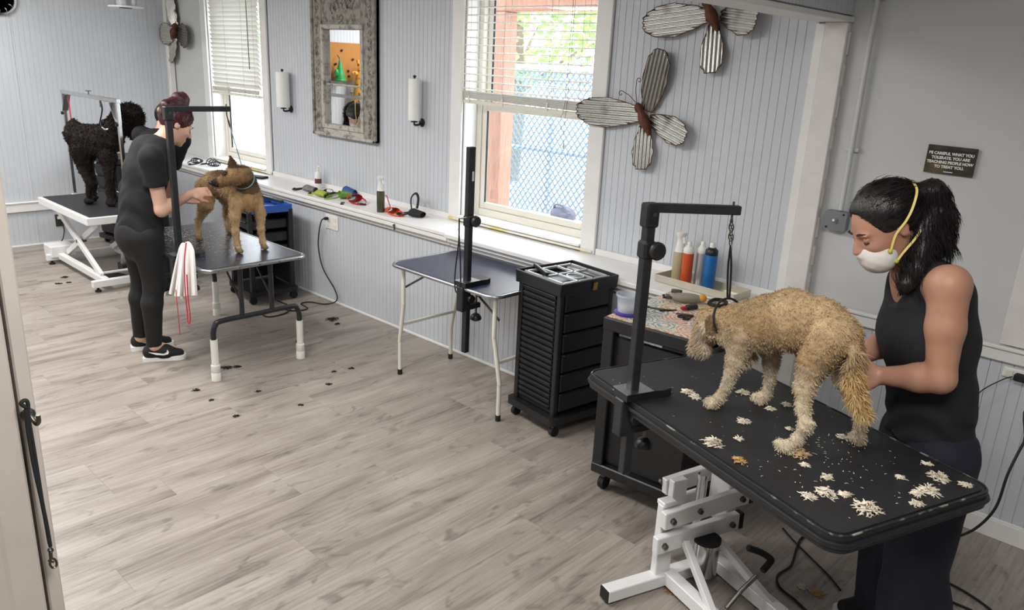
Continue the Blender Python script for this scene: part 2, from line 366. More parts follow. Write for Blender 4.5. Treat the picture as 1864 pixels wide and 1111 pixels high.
def window(name, x0, x1, cas, label):
    w = bpy.data.objects.new(name, None); COL.objects.link(w); w['kind'] = 'structure'; w['label'] = label
    cx = (x0+x1)/2; z0, z1 = WZ0, WZ1
    for s, xe in ((-1, x0), (1, x1)):
        MB().box((xe+s*cas/2, YU-.011, (LZ+z1)/2), (cas, .022, z1-LZ), None, .004).build('casing', m_white, w)
        MB().box((xe+s*-.008, 3.80, (z0+z1)/2), (.016, .15, z1-z0), None, .002).build('jamb', m_white, w)
    MB().box((cx, YU-.011, z1+.06), (x1-x0+2*cas, .024, .12), None, .004).build('head_casing', m_white, w)
    MB().box((cx, 3.79, z0+.008), (x1-x0, .20, .016), None, .003).build('sill', m_white, w)
    MB().box((cx, YU-.018, z0-.012), (x1-x0+.2, .036, .014), None, .002).build('sill_edge', m_sillyel, w)
    yf = 3.87
    fr = MB()
    for s, xe in ((-1, x0+.016), (1, x1-.016)): fr.box((xe-s*.022, yf, (z0+z1)/2), (.044, .07, z1-z0-.02), None, .004)
    fr.box((cx, yf, z0+.04), (x1-x0-.12, .07, .05), None, .004); fr.box((cx, yf, z1-.03), (x1-x0-.12, .07, .05), None, .004)
    fr.build('frame', m_vinyl, w)
    zm = 1.62
    for nm, za, zb, dy in (('lower_sash', z0+.065, zm+.02, -.012), ('upper_sash', zm-.02, z1-.055, .018)):
        s_ = MB(); xa, xb = x0+.062, x1-.062
        for xe in (xa+.022, xb-.022): s_.box((xe, yf+dy, (za+zb)/2), (.044, .028, zb-za), None, .004)
        for ze in (za+.024, zb-.02): s_.box((cx, yf+dy, ze), (xb-xa-.088, .028, .044), None, .004)
        so = s_.build(nm, m_vinyl, w)
        MB().box((cx, yf+dy, (za+zb)/2), (xb-xa-.08, .004, zb-za-.08)).build('pane', m_glass, so)
        g = MB()
        for xe in (xa+.046, xb-.046): g.box((xe, yf+dy-.004, (za+zb)/2), (.006, .014, zb-za-.09))
        g.build('gasket', m_rub, so)
    return w
w1 = window('window_1', W1X0, W1X1, .10, 'far window with white casing and half-lowered closed blind')
w2 = window('window_2', W2X0, W2X1, .11, 'near window with white casing looking out on a fence')
def blind(loc_x, x0, x1, zb, zt, nslats, tilt, nstack, label, sag=0.0):
    b = thing('window_blind', label, 'blind', (0, 0, 0)); W_ = x1-x0; cx = (x0+x1)/2; yb = 3.705
    MB().box((cx, yb, zt+.03), (W_, .05, .045), None, .004).build('head_rail', m_slat, b)
    sl = MB().add([(sx*W_/2, dy, dz) for sx in (-1, 1) for dy, dz in ((-.025, -.001), (-.012, .003), (0, .0042), (.012, .003), (.025, -.001), (.025, -.004), (.012, 0), (0, .0012), (-.012, 0), (-.025, -.004))],
                  [tuple(range(10)), tuple(range(19, 9, -1))]+[(i, 10+i, 10+(i+1) % 10, (i+1) % 10) for i in range(10)])
    first = None
    step = (zt-zb-.075)/nslats
    for i in range(nslats+nstack):
        z = zt-step*(i+.5) if i < nslats else zb+.026+.0075*(nslats+nstack-i)
        if first is None: first = o = sl.build('slat', m_slat, b)
        else: o = mk('slat', first.data, m_slat, b)
        o.location = (cx, yb, z); o.rotation_euler = (tilt if i < nslats else 0, sag*(max(0, i-nslats/2)/nslats), 0)
    MB().box((cx, yb, zb+.011), (W_, .05, .022), rotm(0, sag*.6, 0), .005).build('bottom_rail', m_vinyl, b)
    for fx in (.07, .36, .72, .95):
        c = MB(); xs = x0+W_*fx
        for dy in (-.027, .027): c.tube([(xs, yb+dy, zt+.02), (xs, yb+dy, zb+.01)], .0012, 5)
        c.build('ladder_cord', m_cordw, b)
        MB().box((xs, yb-.028, zb+.03), (.014, .004, .05), None, .001).build('cord_clip', m_vinyl, b)
    return b
bl1 = blind(0, -7.50, -6.62, 1.50, 2.36, 20, -1.0, 5, 'closed white slatted blind over the far bright window')
bl2 = blind(0, -3.955, -2.90, 1.64, 2.36, 14, .03, 7, 'half-raised white slatted blind with open slats, near window', .02)
pc = MB(); pc.tube(smooth_path([(-3.02, 3.672, 2.36), (-3.03, 3.672, 1.8), (-3.045, 3.672, 1.55), (-3.04, 3.672, 1.47)], 4), .0014, 5)
pc.tube(smooth_path([(-3.035, 3.672, 2.36), (-3.05, 3.672, 1.72), (-3.075, 3.672, 1.62), (-3.06, 3.672, 1.52)], 4), .0014, 5); pc.build('pull_cord', m_steel, bl2)
MB().lathe([(.004, 0), (.008, -.03), (.004, -.034)], (-3.04, 3.672, 1.47), 10).build('cord_tassel', m_vinyl, bl2)
MB().tube([(-3.93, 3.672, 2.36), (-3.94, 3.670, 1.58)], .004, 8).build('tilt_wand', m_vinyl, bl2)
MB().tube([(-6.75, 3.672, 2.36), (-6.74, 3.672, 1.75)], .004, 8).build('tilt_wand', m_steel, bl1)

# ------------------------------------------------------------------ outside the windows
m_grd = M('pale concrete', srgb(215, 213, 208), .9, var=.08, scale=3)
m_redwd = M('red-brown porch timber', srgb(166, 122, 102), .7, var=.3, scale=12, stretch=(6, 6, .6))
m_galv = M('galvanised pipe', srgb(205, 208, 212), .45, .6, var=.1)
m_wire = M('chain link wire', srgb(96, 116, 134), .6, .2)
m_leaf = M('pale green leaf', srgb(150, 186, 104), .6, var=.35, scale=3)
m_bark = M('grey bark', srgb(120, 108, 92), .9, var=.3, scale=20, bump=.4)
m_bag = M('faded blue bag', srgb(92, 92, 108), .7, var=.3, scale=18, bump=.3)
gnd = struct('ground', MB().box((-6, 12, -.25), (40, 16, .3)), m_grd)
pp = ony(908, 300, 4.75)
post = thing('porch_post', 'red-brown timber porch post and beam outside near window', 'post', (pp[0], 4.75, -.10))
MB().box((0, 0, 1.2), (.15, .15, 2.4), None, .008).build('post', m_redwd, post)
MB().box((1.9, 0, 2.52), (4.0, .16, .24), None, .008).build('beam', m_redwd, post)
for i in range(9): MB().box((-.0+i*.45, .1, 2.70), (.06, 1.2, .12), None, .004).build('rafter', m_redwd, post)
YF = 7.2
fen = thing('chain_link_fence', 'pale chain-link fence with pipe posts outside near window', 'fence', (-6.0, YF, -.10))
for i, fx in enumerate((-4.6, -1.9, -.15, .95, 2.2, 4.4)): MB().cone((fx, 0, 0), (fx, 0, 2.05), .035, n=12).build('fence_post', m_galv, fen, 60)
for hz in (1.98, 1.02): MB().cone((-5.6, .0, hz), (5.2, .0, hz), .026, n=10).build('rail', m_galv, fen, 60)
wires = MB(); fh = 1.9; s_ = .085
n_ = int(10.6/s_)
for i in range(-int(fh/s_), n_):
    for sg in (1, -1):
        a = -5.5+i*s_; pts = []
        x0, z0, x1, z1 = a, .05, a+fh*.8, .05+fh
        if sg < 0: x0, x1 = x1, x0
        if max(x0, x1) < 5.1 and min(x0, x1) > -5.5: wires.bar((x0, -.04+.004*sg, z0), (x1, -.04+.004*sg, z1), .014, .014)
wires.build('wire_mesh', m_wire, fen, kind='stuff')
bgp = ony(1025, 385, 5.9)
bag = thing('sports_bag', 'faded blue bag on a pale ledge outside near window', 'bag', (bgp[0], 5.9, bgp[2]-.12))
MB().sph((0, 0, .09), (.15, .10, .09), 18, 10).build('bag_body', m_bag, bag, 60)
MB().tube(smooth_path([(-.08, -.05, .15), (-.04, -.07, .19), (.04, -.07, .19), (.09, -.05, .14)], 5), .012, 6).build('handle', m_bag, bag, 60)
MB().box((.08, -.04, .14), (.12, .06, .05), rotm(.3, .4, .2), .02).build('flap', m_bag, bag)
wl = thing('low_block_wall', 'pale low wall carrying the faded blue bag outside', 'wall', (bgp[0], 5.95, -.10))
bh = bgp[2]-.12+.10
for i in range(3): MB().box((-.42+i*.42, 0, (bh-.03)/2), (.41, .36, bh-.03), None, .006).build('block', m_grd, wl)
MB().box((0, 0, bh-.015), (1.3, .42, .03), None, .004).build('cap', m_grd, wl)
def tree(loc, h, r, seed, label):
    rnd = np.random.RandomState(seed); t = thing('leafy_tree', label, 'tree', loc)
    tk = MB(); tk.tube(smooth_path([(0, 0, 0), (.06, .02, h*.3), (-.04, .05, h*.6), (.05, 0, h*.85)], 4), [.13]*5+[.10]*4+[.06]*4, 9)
    for k in range(6):
        a = k*1.05+seed; tk.tube([(0, 0, h*(.35+.07*k)), (.5*r*cos(a), .5*r*sin(a), h*(.5+.07*k)), (.85*r*cos(a), .85*r*sin(a), h*(.58+.07*k))], [.05, .03, .012], 6)
    tk.build('trunk', m_bark, t, 60)
    lf = MB(); n = 2600; c = rnd.normal(size=(n, 3)); c /= np.linalg.norm(c, axis=1)[:, None]
    for q in c:
        p = q*np.array([r, r, h*.33])*(.55+.45*rnd.rand()**.5)*(1+.2*sin(5*q[0]+seed)*cos(4*q[2]))+[0, 0, h*.68]
        u, v, w = frame(rnd.normal(size=3)); L = .10+.08*rnd.rand()
        lf.add([p, p+.4*L*u+.3*L*v, p+L*u, p+.4*L*u-.3*L*v], [(0, 1, 2, 3)])
    lf.build('foliage', m_leaf, t, kind='stuff')
tree((-9.6, 10.2, -.1), 4.2, 1.7, 1, 'pale green leafy tree beyond the chain-link fence')
tree((-5.4, 11.0, -.1), 4.6, 1.9, 2, 'taller pale green tree right of the other tree beyond fence')
tree((-17.5, 11.5, -.1), 4.0, 1.7, 3, 'pale green tree beyond the far window')
# ------------------------------------------------------------------ ceiling lamps; the near-room one is added light
m_lamp = M('lamp diffuser', (1, .98, .94), .5, emit=6.0)
for i, (lx, ly, pw) in enumerate(LAMPS):
    t = thing('ceiling_light', 'unseen flat white ceiling light panel above the room', 'light', (lx, ly, CEIL), 0, 'ceiling light panels')
    f = MB()
    for sx, sy, cx, cy in ((1.24, .04, 0, .30), (1.24, .04, 0, -.30), (.04, .56, .60, 0), (.04, .56, -.60, 0)): f.box((cx, cy, -.02), (sx, sy, .04), None, .004)
    f.build('frame', m_wmetal, t); MB().box((0, 0, -.012), (1.16, .56, .012)).build('diffuser', m_lamp, t)
    al = area_light('lamp', (lx, ly, CEIL-.035), 1.14, .54, pw)
# ------------------------------------------------------------------ grooming tables
m_mattop = M('worn black table mat', srgb(46, 50, 62), .24, var=.25, scale=6, bump=.15, bscale=300)
m_scuff = M('scuffed black edge', srgb(40, 41, 44), .4, col2=srgb(150, 146, 138), scale=18, thresh=(.58, .66))
m_bluemat = M('blue-black table mat', srgb(52, 58, 82), .30, var=.2, scale=5, bump=.15, bscale=300)
def clamp_arm(name, label, loc, rz, below, above, armlen, armdir, knobs, plate=True, tilt=None, post_w=.034):
    # post clamped on a table edge: local origin on the table top at the post; +x of the thing points over the table
    t = thing(name, label, 'grooming stand', loc, rz)
    MB().box((0, 0, (above-below)/2), (post_w, post_w, above+below), None, .003).build('post', m_blkmetal, t)
    if plate:
        MB().prism([(-.05, -.04), (-.05, .04), (.06, .042), (.10, .05), (.14, .04), (.15, 0), (.14, -.04), (.10, -.05), (.06, -.042)], .001, .028).build('clamp_plate', m_blk, t)
        MB().prism([(-.053, -.043), (-.053, .043), (-.05, .045), (.06, .046), (.06, -.046), (-.05, -.045)], .0285, .0305).build('clamp_edge', m_alu, t)
        MB().box((-.03, 0, -.07), (.05, .05, .14), None, .004).build('clamp_sleeve', m_blkmetal, t)
        MB().box((.035, 0, -.125), (.12, .035, .03), None, .004).build('clamp_jaw', m_blkmetal, t)
        sc = MB(); sc.cone((.075, 0, -.035), (.075, 0, -.20), .006, n=10); sc.build('clamp_screw', m_steel, t, 60)
        MB().lathe([(.012, .03), (.024, .022), (.032, .008), (.032, -.004), (.02, -.012)], (.075, 0, -.205), 18).build('clamp_knob', m_blk, t, 50)
        MB().lathe([(.022, -.012), (.026, 0), (.022, .012)], (.0, -.035, -.07), 14, rotm(pi/2)).build('lock_knob', m_blk, t, 50)
    for kz in knobs:
        MB().box((0, 0, kz), (.05, .05, .06), None, .008).build('collar', m_blkmetal, t)
        MB().lathe([(.026, -.014), (.031, -.006), (.031, .006), (.026, .014)], (.018, -.034, kz), 18, rotm(pi/2)).build('height_knob', m_blk, t, 50)
    if armlen:
        d = np.array([cos(armdir), sin(armdir), 0.0]); e = np.array([0, 0, above-.01])
        MB().box((0, 0, above-.035), (.052, .045, .08), None, .006).build('corner_bracket', m_blkmetal, t)
        bo = MB(); 
        for s in (-1, 1): bo.cone((.0, s*.026, above-.03), (0, s*.022, above-.03), .008, n=10)
        bo.build('bolt', m_steel, t)
        MB().bar(e+d*.02, e+d*armlen, .028, .030, .003).build('arm', m_blkmetal, t)
        MB().cone(e+d*(armlen-.025)-[0, 0, .04], e+d*(armlen-.025)+[0, 0, .028], .004, n=8).build('eye_bolt', m_steel, t)
    return t

# --- front hydraulic table ------------------------------------------------
T4Z = .82
T4c = np.array([(-1.63-.342)/2, (2.214+2.42)/2]); T4a = math.atan2(1.82-2.214, -.525+1.63)
T4u = np.array([cos(T4a), sin(T4a), 0]); T4v = np.array([-sin(T4a), cos(T4a), 0])
t4 = thing('grooming_table', 'black-topped grooming table on a white hydraulic lift, tan dog on it', 'table', (T4c[0], T4c[1], 0), T4a)
def t4w(p): return T4c[0]*np.array([1, 0, 0])+T4c[1]*np.array([0, 1, 0])+T4u*p[0]+T4v*p[1]+np.array([0, 0, p[2]])
LX, LY = 1.19, .645
top4 = MB().prism(rrect(LX, LY, .055), T4Z-.052, T4Z-.004).build('table_top', m_blk, t4, 50)
MB().prism(rrect(LX-.03, LY-.03, .045), T4Z-.004, T4Z).build('mat', m_blkmat, top4, 50)
MB().tube([(p[0], p[1], T4Z-.003) for p in rrect(LX-.008, LY-.008, .052)], .0032, 6, True).build('edge_lip', m_scuff, top4, 60)
MB().tube([(p[0], p[1], T4Z-.028) for p in rrect(LX+.002, LY+.002, .056)], .009, 6, True).build('edge_band', m_blk, top4, 60)
# base frame on the floor; lift arms run across the table
for su in (-.30, .40):
    MB().box((su, -.065, .035), (.055, .57, .05), None, .003).build('base_crossbar', m_wmetal, t4)
    for sv in (-.352, .222):
        MB().box((su, sv, .035), (.050, .006, .046)).build('end_cap', m_rub, t4); MB().cone((su, sv*.93, 0), (su, sv*.93, .012), .02, n=12).build('foot_pad', m_rub, t4)
for sv in (-.07, .17): MB().box((.05, sv, .045), (.66, .05, .055), None, .003).build('base_rail', m_wmetal, t4)
for su, so in ((-.435, -1), (-.305, 1)):
    MB().box((su, -.095 if so > 0 else .06, .205), (.034, .07, .31), None, .003).build('upright', m_wmetal, t4)
    for za, zb, va, vb in ((.315, .335, -.14 if so > 0 else .02, .27), (.215, .228, -.165 if so > 0 else .02, .235)):
        uu = su+so*.036; a_ = np.array((uu, va, za)); b_ = np.array((uu, vb, zb)); d_ = unit(b_-a_)
        MB().bar(a_, b_, .032, .070, .003).build('lift_arm', m_wmetal, t4); MB().bar(b_+d_*.001, b_+d_*.02, .033, .068).build('arm_cap', m_rub, t4)
        for f in (.08, .90): c_ = a_+(b_-a_)*f; MB().cone(c_+[so*.014, 0, 0], c_+[so*.030, 0, 0], .013, .011, 6).build('bolt', m_steel, t4)
    c_ = np.array((su+so*.036, .02, .328)); MB().cone(c_+[so*.014, 0, 0], c_+[so*.028, 0, 0], .012, .010, 6).build('bolt', m_steel, t4)
    MB().bar((su+so*.002, .24, .375), (su+so*.002+.12, -.02, T4Z-.09), .03, .05, .003).build('upper_arm', m_wmetal, t4)
    MB().bar((su+.06+.0, -.04, .215) if so > 0 else (-.22, .10, .20), (su+.28, -.07, .06) if so > 0 else (.02, .17, .06), .028, .028, .003).build('brace', m_wmetal, t4)
MB().box((-.37, .245, .275), (.115, .05, .21), None, .004).build('pivot_block', m_wmetal, t4)
MB().box((-.31, -.095, .362), (.05, .06, .02), None, .004).build('head_beam', m_wmetal, t4)
hc = MB().cone((-.235, .06, .06), (-.235, .06, .20), .050, n=24).build('hydraulic_cylinder', m_chrome, t4, 50)
MB().cone((-.235, .06, .20), (-.235, .06, .212), .053, n=24).build('cylinder_ring', m_rub, hc, 50)
MB().cone((-.345, .10, .10), (-.345, .10, .42), .020, n=16).build('piston', m_chrome, t4, 50)
for sv in (-.2, .2): MB().box((-.10, sv, T4Z-.066), (.80, .04, .026), None, .003).build('top_rail', m_wmetal, t4)
MB().box((-.14, .25, .40), (.36, .05, .055), rotm(0, -.05, 0), .006).build('control_bracket', m_wmetal, t4)
pd_ = [onz(1322, 1108, .05), onz(1350, 1075, .10), onz(1378, 1048, .16)]; toL = lambda p: np.array([(p-np.array([T4c[0], T4c[1], 0]))@T4u, (p-np.array([T4c[0], T4c[1], 0]))@T4v, p[2]])
MB().tube([toL(p) for p in pd_], .009, 8).build('pump_lever', m_steel, t4, 60)
MB().tube(smooth_path([toL(p) for p in (onz(1388, 1040, .17), onz(1400, 1026, .19), onz(1403, 1018, .20), onz(1385, 1006, .22), onz(1362, 998, .24))], 5), .013, 8).build('lever_grip', m_rub, t4, 60)
a4 = clamp_arm('clamp_stand', 'black overhead grooming arm clamped beside the tan dog', onz(1150, 722, T4Z), T4a+pi/2, .30, .68, .30, radians(48)-T4a-pi/2, [.53])

# --- middle folding table ----------------------------------------------------
T3Z = .74; t3c = (-3.175, 3.105)
t3 = thing('grooming_table', 'empty folding table with blue-black top and cream legs', 'table', (t3c[0], t3c[1], 0), -.01)
tp = MB().prism(rrect(.90, .58, .07), T3Z-.022, T3Z-.004).build('table_top', m_cream, t3, 50)
MB().prism(rrect(.88, .56, .062), T3Z-.004, T3Z).build('mat', m_bluemat, tp, 50)
MB().tube([(p[0], p[1], T3Z-.010) for p in rrect(.90, .58, .07)], .0115, 8, True).build('edge_trim', m_alu, tp, 60)
for sx in (-1, 1):
    for sy in (-1, 1):
        lg = MB().tube(smooth_path([(sx*.395, sy*.225, T3Z-.02), (sx*.395, sy*.225, .50), (sx*.398, sy*.222, .46), (sx*.438, sy*.215, .24), (sx*.44, sy*.213, .20), (sx*.44, sy*.213, .03)], 4), .0125, 10).build('leg', m_cream, t3, 60)
        MB().cone((sx*.44, sy*.213, 0), (sx*.44, sy*.213, .035), .0155, n=12).build('foot_cap', m_rub, lg)
    MB().bar((sx*.418, -.21, .34), (sx*.418, .21, .34), .018, .018, .002).build('crossbar', m_cream, t3)
    for sy in (-1, 1): MB().bar((sx*.405, sy*.2, .58), (sx*.18, sy*.2, T3Z-.025), .006, .012).build('fold_strut', m_steel, t3)
a3 = clamp_arm('clamp_stand', 'black upright grooming post clamped on the empty folding table', onz(850, 520, T3Z), pi/2-.01, .39, .36, 0, 0, [.36])
MB().box((0, 0, .55), (.045, .03, .40), None, .003).build('upper_post', m_blkmetal, a3)
MB().box((.0, -.0225, .60), (.012, .002, .05)).build('sticker', m_white, a3)
def loop_lead(name, label, cat, pts, r, mat, closed=False, n=6, group=None, flat=None):
    o = MB().tube(smooth_path(pts, 6, closed), r, n, closed, flat).build(name, mat, None, 70); return tag(o, label, cat, group)
pb = onz(850, 520, T3Z)
q3 = lambda x, y: ony(x, y, pb[1]-.05)
ld = thing('grooming_loop', 'thin black loop hanging from the post on the empty table', 'leash', (0, 0, 0))
MB().tube(smooth_path([q3(836, 398), q3(835, 440), q3(829, 490), q3(828, 522), q3(832, 533), q3(838, 522), q3(838, 480), q3(836, 430)], 6), .004, 6).build('strap', m_blkfab, ld, 70)
MB().sph(q3(835.5, 418), .006, 10, 6).build('slider', m_steel, ld); MB().tube([q3(836, 398), q3(850, 396)], .003, 6).build('tie', m_steel, ld)

# --- left folding table ------------------------------------------------------
T2Z = .70; t2c = (-4.825, 2.285)
t2 = thing('grooming_table', 'black folding table with white pipe feet under the brown dog', 'table', (t2c[0], t2c[1], 0))
tp = MB().prism(rrect(1.23, .66, .05), T2Z-.026, T2Z-.004).build('table_top', m_alu, t2, 50)
MB().prism(rrect(1.205, .635, .045), T2Z-.004, T2Z).build('mat', m_mattop, tp, 50)
MB().tube([(p[0], p[1], T2Z-.012) for p in rrect(1.23, .66, .05)], .0135, 8, True).build('edge_trim', m_alu, tp, 60)
for k in range(5): MB().cone((.62, -.26+.13*k, T2Z-.012), (.633, -.26+.13*k, T2Z-.012), .005, n=8).build('rivet', m_chrome, tp)
for sx in (-1, 1):
    x_ = sx*.575
    lf = MB(); lf.tube(smooth_path([(x_, -.29, .24), (x_, -.29, .30), (x_, -.275, .345), (x_, -.235, .365), (x_, 0, .365), (x_, .235, .365), (x_, .275, .345), (x_, .29, .30), (x_, .29, .24)], 5), .0165, 10)
    lf = lf.build('leg_frame', m_blkmetal, t2, 60)
    for sy in (-1, 1):
        MB().cone((x_, sy*.10, .37), (x_, sy*.10, T2Z-.024), .015, n=10).build('upright', m_blkmetal, t2, 60)
        MB().lathe([(.0215, .26), (.0215, .10), (.027, .098), (.028, .055), (.026, .052), (.028, .048), (.028, .0)], (x_, sy*.29, 0), 16).build('pipe_extension', m_pvc, t2, 50)
        MB().bar((x_-sx*.01, sy*.10, .46), (x_-sx*.22, sy*.10, T2Z-.03), .006, .014).build('fold_strut', m_blkmetal, t2)
MB().bar((-.5, 0, T2Z-.04), (.5, 0, T2Z-.04), .03, .024).build('under_rail', m_blkmetal, t2)
a2 = clamp_arm('clamp_stand', 'dark overhead grooming arm clamped on the table beside brown dog', (-4.556, 1.965, T2Z), pi/2, .16, .885, .36, -.12, [])

# --- far hydraulic table -------------------------------------------------------
T1Z = .60; t1c = (-7.10, 2.44)
t1 = thing('grooming_table', 'white scissor-lift grooming table under the black dog', 'table', (t1c[0], t1c[1], 0))
tp = MB().box((0, 0, T1Z-.034), (1.16, .665, .06), None, .004).build('table_top', m_wmetal, t1)
MB().box((0, 0, T1Z-.002), (1.10, .605, .006), None, .001).build('mat', m_blkmat, tp)
for sy in (-.24, .24):
    MB().bar((-.42, sy, T1Z-.085), (.50, sy+.0, .10), .03, .05, .003).build('scissor_leg', m_wmetal, t1)
    MB().bar((-.42, sy*.80, .11), (.42, sy*.80, T1Z-.085), .03, .05, .003).build('scissor_leg', m_wmetal, t1)
    MB().cone((.04, sy*1.08, .305), (.04, sy*.75, .305), .014, n=10).build('pivot', m_steel, t1)
    MB().box((0, sy, .075), (1.14, .05, .05), None, .003).build('base_rail', m_wmetal, t1)
for sx in (-.50, .59):
    MB().box((sx, 0, .065), (.05, .70, .055), None, .003).build('base_crossbar', m_wmetal, t1)
    for sy in (-.31, .31): MB().lathe([(.024, 0), (.024, .012), (.010, .02), (.010, .04)], (sx, sy, 0), 12).build('leveling_foot', m_rub, t1, 50)
MB().box((-.55, -.22, .115), (.20, .20, .10), None, .006).build('motor_box', m_wmetal, t1)
MB().cone((.30, .02, .11), (.40, .02, .47), .035, n=16).build('actuator', m_alu, t1, 50)
MB().cone((.40, .02, .47), (.42, .02, .54), .02, n=12).build('actuator_rod', m_blkmetal, t1, 50)
MB().box((.30, .02, .10), (.12, .08, .06), None, .004).build('actuator_mount', m_blkmetal, t1)
MB().box((.34, -.09, .035), (.18, .14, .03), rotm(0, 0, .3), .006).build('foot_pedal', m_rub, t1)
for zc in (.10, T1Z-.08): MB().cone((.42, -.26, zc), (.42, .26, zc), .012, n=10).build('cross_rod', m_wmetal, t1)
# chrome overhead frame on the far table
py_ = 2.418
hf = thing('overhead_frame', 'chrome goalpost grooming frame over the black dog', 'grooming stand', (-7.09, py_, T1Z))
xl, xr, zt = -7.71+7.09, -6.50+7.09, .89
for sx in (xl, xr):
    MB().box((sx, 0, (zt)/2-.05), (.028, .028, zt+.10), None, .003).build('post', m_chrome, hf)
    s = 1 if sx < 0 else -1
    MB().bar((sx+s*.012, 0, zt-.16), (sx+s*.11, 0, zt-.02), .004, .05, up=(0, 1, 0)).build('gusset', m_alu, hf)
    MB().cone((sx, -.03, zt-.18), (sx, -.012, zt-.18), .014, n=12).build('lock_knob', m_rub, hf)
    MB().box((sx, 0, -.04), (.045, .045, .07), None, .004).build('socket', m_wmetal, hf)
MB().box(((xl+xr)/2, 0, zt), (xr-xl+.04, .03, .032), None, .003).build('crossbar', m_chrome, hf)
tk = MB(); tk.cone((.0, 0, zt+.014), (.0, 0, zt+.04), .005, n=8); tk.cone((0, 0, zt+.04), (0, 0, zt+.046), .022, n=12); tk.build('thumb_screw', m_steel, hf)

# ------------------------------------------------------------------ trolleys
tr = thing('drawer_trolley', 'black salon trolley with louvred side and open tray top', 'trolley', (-2.545, 3.175, 0), radians(-8))
TW, TD, TH = .345, .385, .86
MB().box((0, 0, .47), (TW-.04, TD-.03, .70), None, .004).build('body', m_blk, tr)
MB().prism(rrect(TW+.055, TD+.055, .03), .075, .115).build('base', m_blk, tr, 50)
for sx in (-1, 1):
    for sy in (-1, 1):
        MB().box((sx*(TW/2-.018), sy*(TD/2-.015), .46), (.032, .03, .70), None, .005).build('corner_post', m_blk, tr)
        cs = MB(); cs.cone((sx*(TW/2-.01)-.012, sy*(TD/2-.02), .028), (sx*(TW/2-.01)+.012, sy*(TD/2-.02), .028), .028, n=16)
        cw = cs.build('caster', m_rub, tr, 50); MB().box((sx*(TW/2-.01), sy*(TD/2-.02), .062), (.02, .03, .03), None, .003).build('caster_fork', m_steel, cw)
for k in range(20):       # louvres on the side facing the room
    MB().box((0, -TD/2+.0075, .155+k*.0325), (TW-.085, .012, .024), rotm(.35), .002).build('louver', m_blk, tr)
for k in range(6):        # drawers on the right-hand face
    dz = .19+k*.112
    d = MB().box((TW/2-.008, 0, dz), (.022, TD-.07, .102), None, .004).build('drawer', m_blk, tr)
    MB().box((TW/2+.003, 0, dz+.046), (.012, TD-.09, .008), rotm(0, .4, 0), .002).build('drawer_lip', m_blk, d)
tt = MB()
for sx in (-1, 1): tt.box((sx*(TW/2+.004), 0, TH-.035), (.012, TD+.03, .07), rotm(0, sx*.12, 0), .003)
for sy in (-1, 1): tt.box((0, sy*(TD/2+.008), TH-.035), (TW+.01, .012, .07), rotm(-sy*.12), .003)
tt.box((0, 0, TH-.065), (TW, TD, .008)); tt.build('tray_rim', m_blk, tr)
m_wgrey = M('glossy grey plastic', srgb(172, 174, 178), .25, var=.08)
dv = MB(); zt_ = TH-.012
for sy in (-.16, -.055, .055, .16): dv.box((0, sy, zt_), (TW-.03, .014, .012), None, .002)
for sx in (-.145, -.01, .145): dv.box((sx, 0, zt_), (.014, TD-.05, .012), None, .002)
dv.build('tray_divider', m_wgrey, tr)
rg = MB(); rg.tube([(.065+.045*cos(a), .0+.045*sin(a), zt_+.002) for a in np.linspace(0, 2*pi, 24, endpoint=False)], .006, 6, True); rg.build('holder_ring', m_wgrey, tr, 60)
MB().box((-.09, -.11, TH+.004), (.02, .20, .018), rotm(0, .2, 1.2), .003).build('tray_bar', m_blk, tr)
m_gold = M('gold label', srgb(176, 140, 70), .4, .3, var=.3, scale=50)
lb = MB().box((TW/2+.0185, .03, TH-.038), (.002, .028, .042), rotm(0, .12, 0)).build('gold_label', m_gold, tr)

# cart with patterned mat
def mat_pattern():
    m = bpy.data.materials.new('floral mat'); m.use_nodes = True; nt = m.node_tree; b = nt.nodes['Principled BSDF']; L = nt.links.new; N = nt.nodes.new
    tc = N('ShaderNodeTexCoord'); mp = N('ShaderNodeMapping'); mp.inputs['Scale'].default_value = (1, 1, 1); L(tc.outputs['Object'], mp.inputs[0])
    vo = N('ShaderNodeTexVoronoi'); vo.feature = 'F1'; vo.inputs['Scale'].default_value = 8.5; vo.inputs['Randomness'].default_value = .35; L(mp.outputs[0], vo.inputs['Vector'])
    wn = N('ShaderNodeMath'); wn.operation = 'MULTIPLY'; L(vo.outputs['Distance'], wn.inputs[0]); wn.inputs[1].default_value = 40
    nz = N('ShaderNodeTexNoise'); nz.inputs['Scale'].default_value = 55; nz.inputs['Detail'].default_value = 3; L(mp.outputs[0], nz.inputs['Vector'])
    ad = N('ShaderNodeMath'); ad.operation = 'MULTIPLY_ADD'; L(nz.outputs['Fac'], ad.inputs[0]); ad.inputs[1].default_value = 11; L(wn.outputs[0], ad.inputs[2])
    sn = N('ShaderNodeMath'); sn.operation = 'SINE'; L(ad.outputs[0], sn.inputs[0])
    sp = N('ShaderNodeSeparateColor'); L(vo.outputs['Color'], sp.inputs[0])
    rp = N('ShaderNodeValToRGB'); rp.color_ramp.interpolation = 'CONSTANT'; e = rp.color_ramp.elements; e[0].color = (*srgb(206, 138, 120), 1); e[1].position = .38; e[1].color = (*srgb(130, 156, 166), 1)
    k = e.new(.72); k.color = (*srgb(190, 160, 110), 1); L(sp.outputs[0], rp.inputs[0])
    mx = N('ShaderNodeMix'); mx.data_type = 'RGBA'; gt = N('ShaderNodeMapRange'); L(sn.outputs[0], gt.inputs[0]); gt.inputs[1].default_value = -.5; gt.inputs[2].default_value = .35
    L(gt.outputs[0], mx.inputs[0]); L(rp.outputs[0], mx.inputs[6]); mx.inputs[7].default_value = (*srgb(226, 216, 198), 1)
    L(mx.outputs[2], b.inputs['Base Color']); b.inputs['Roughness'].default_value = .45; return m
m_mat = mat_pattern()
CZ = .86
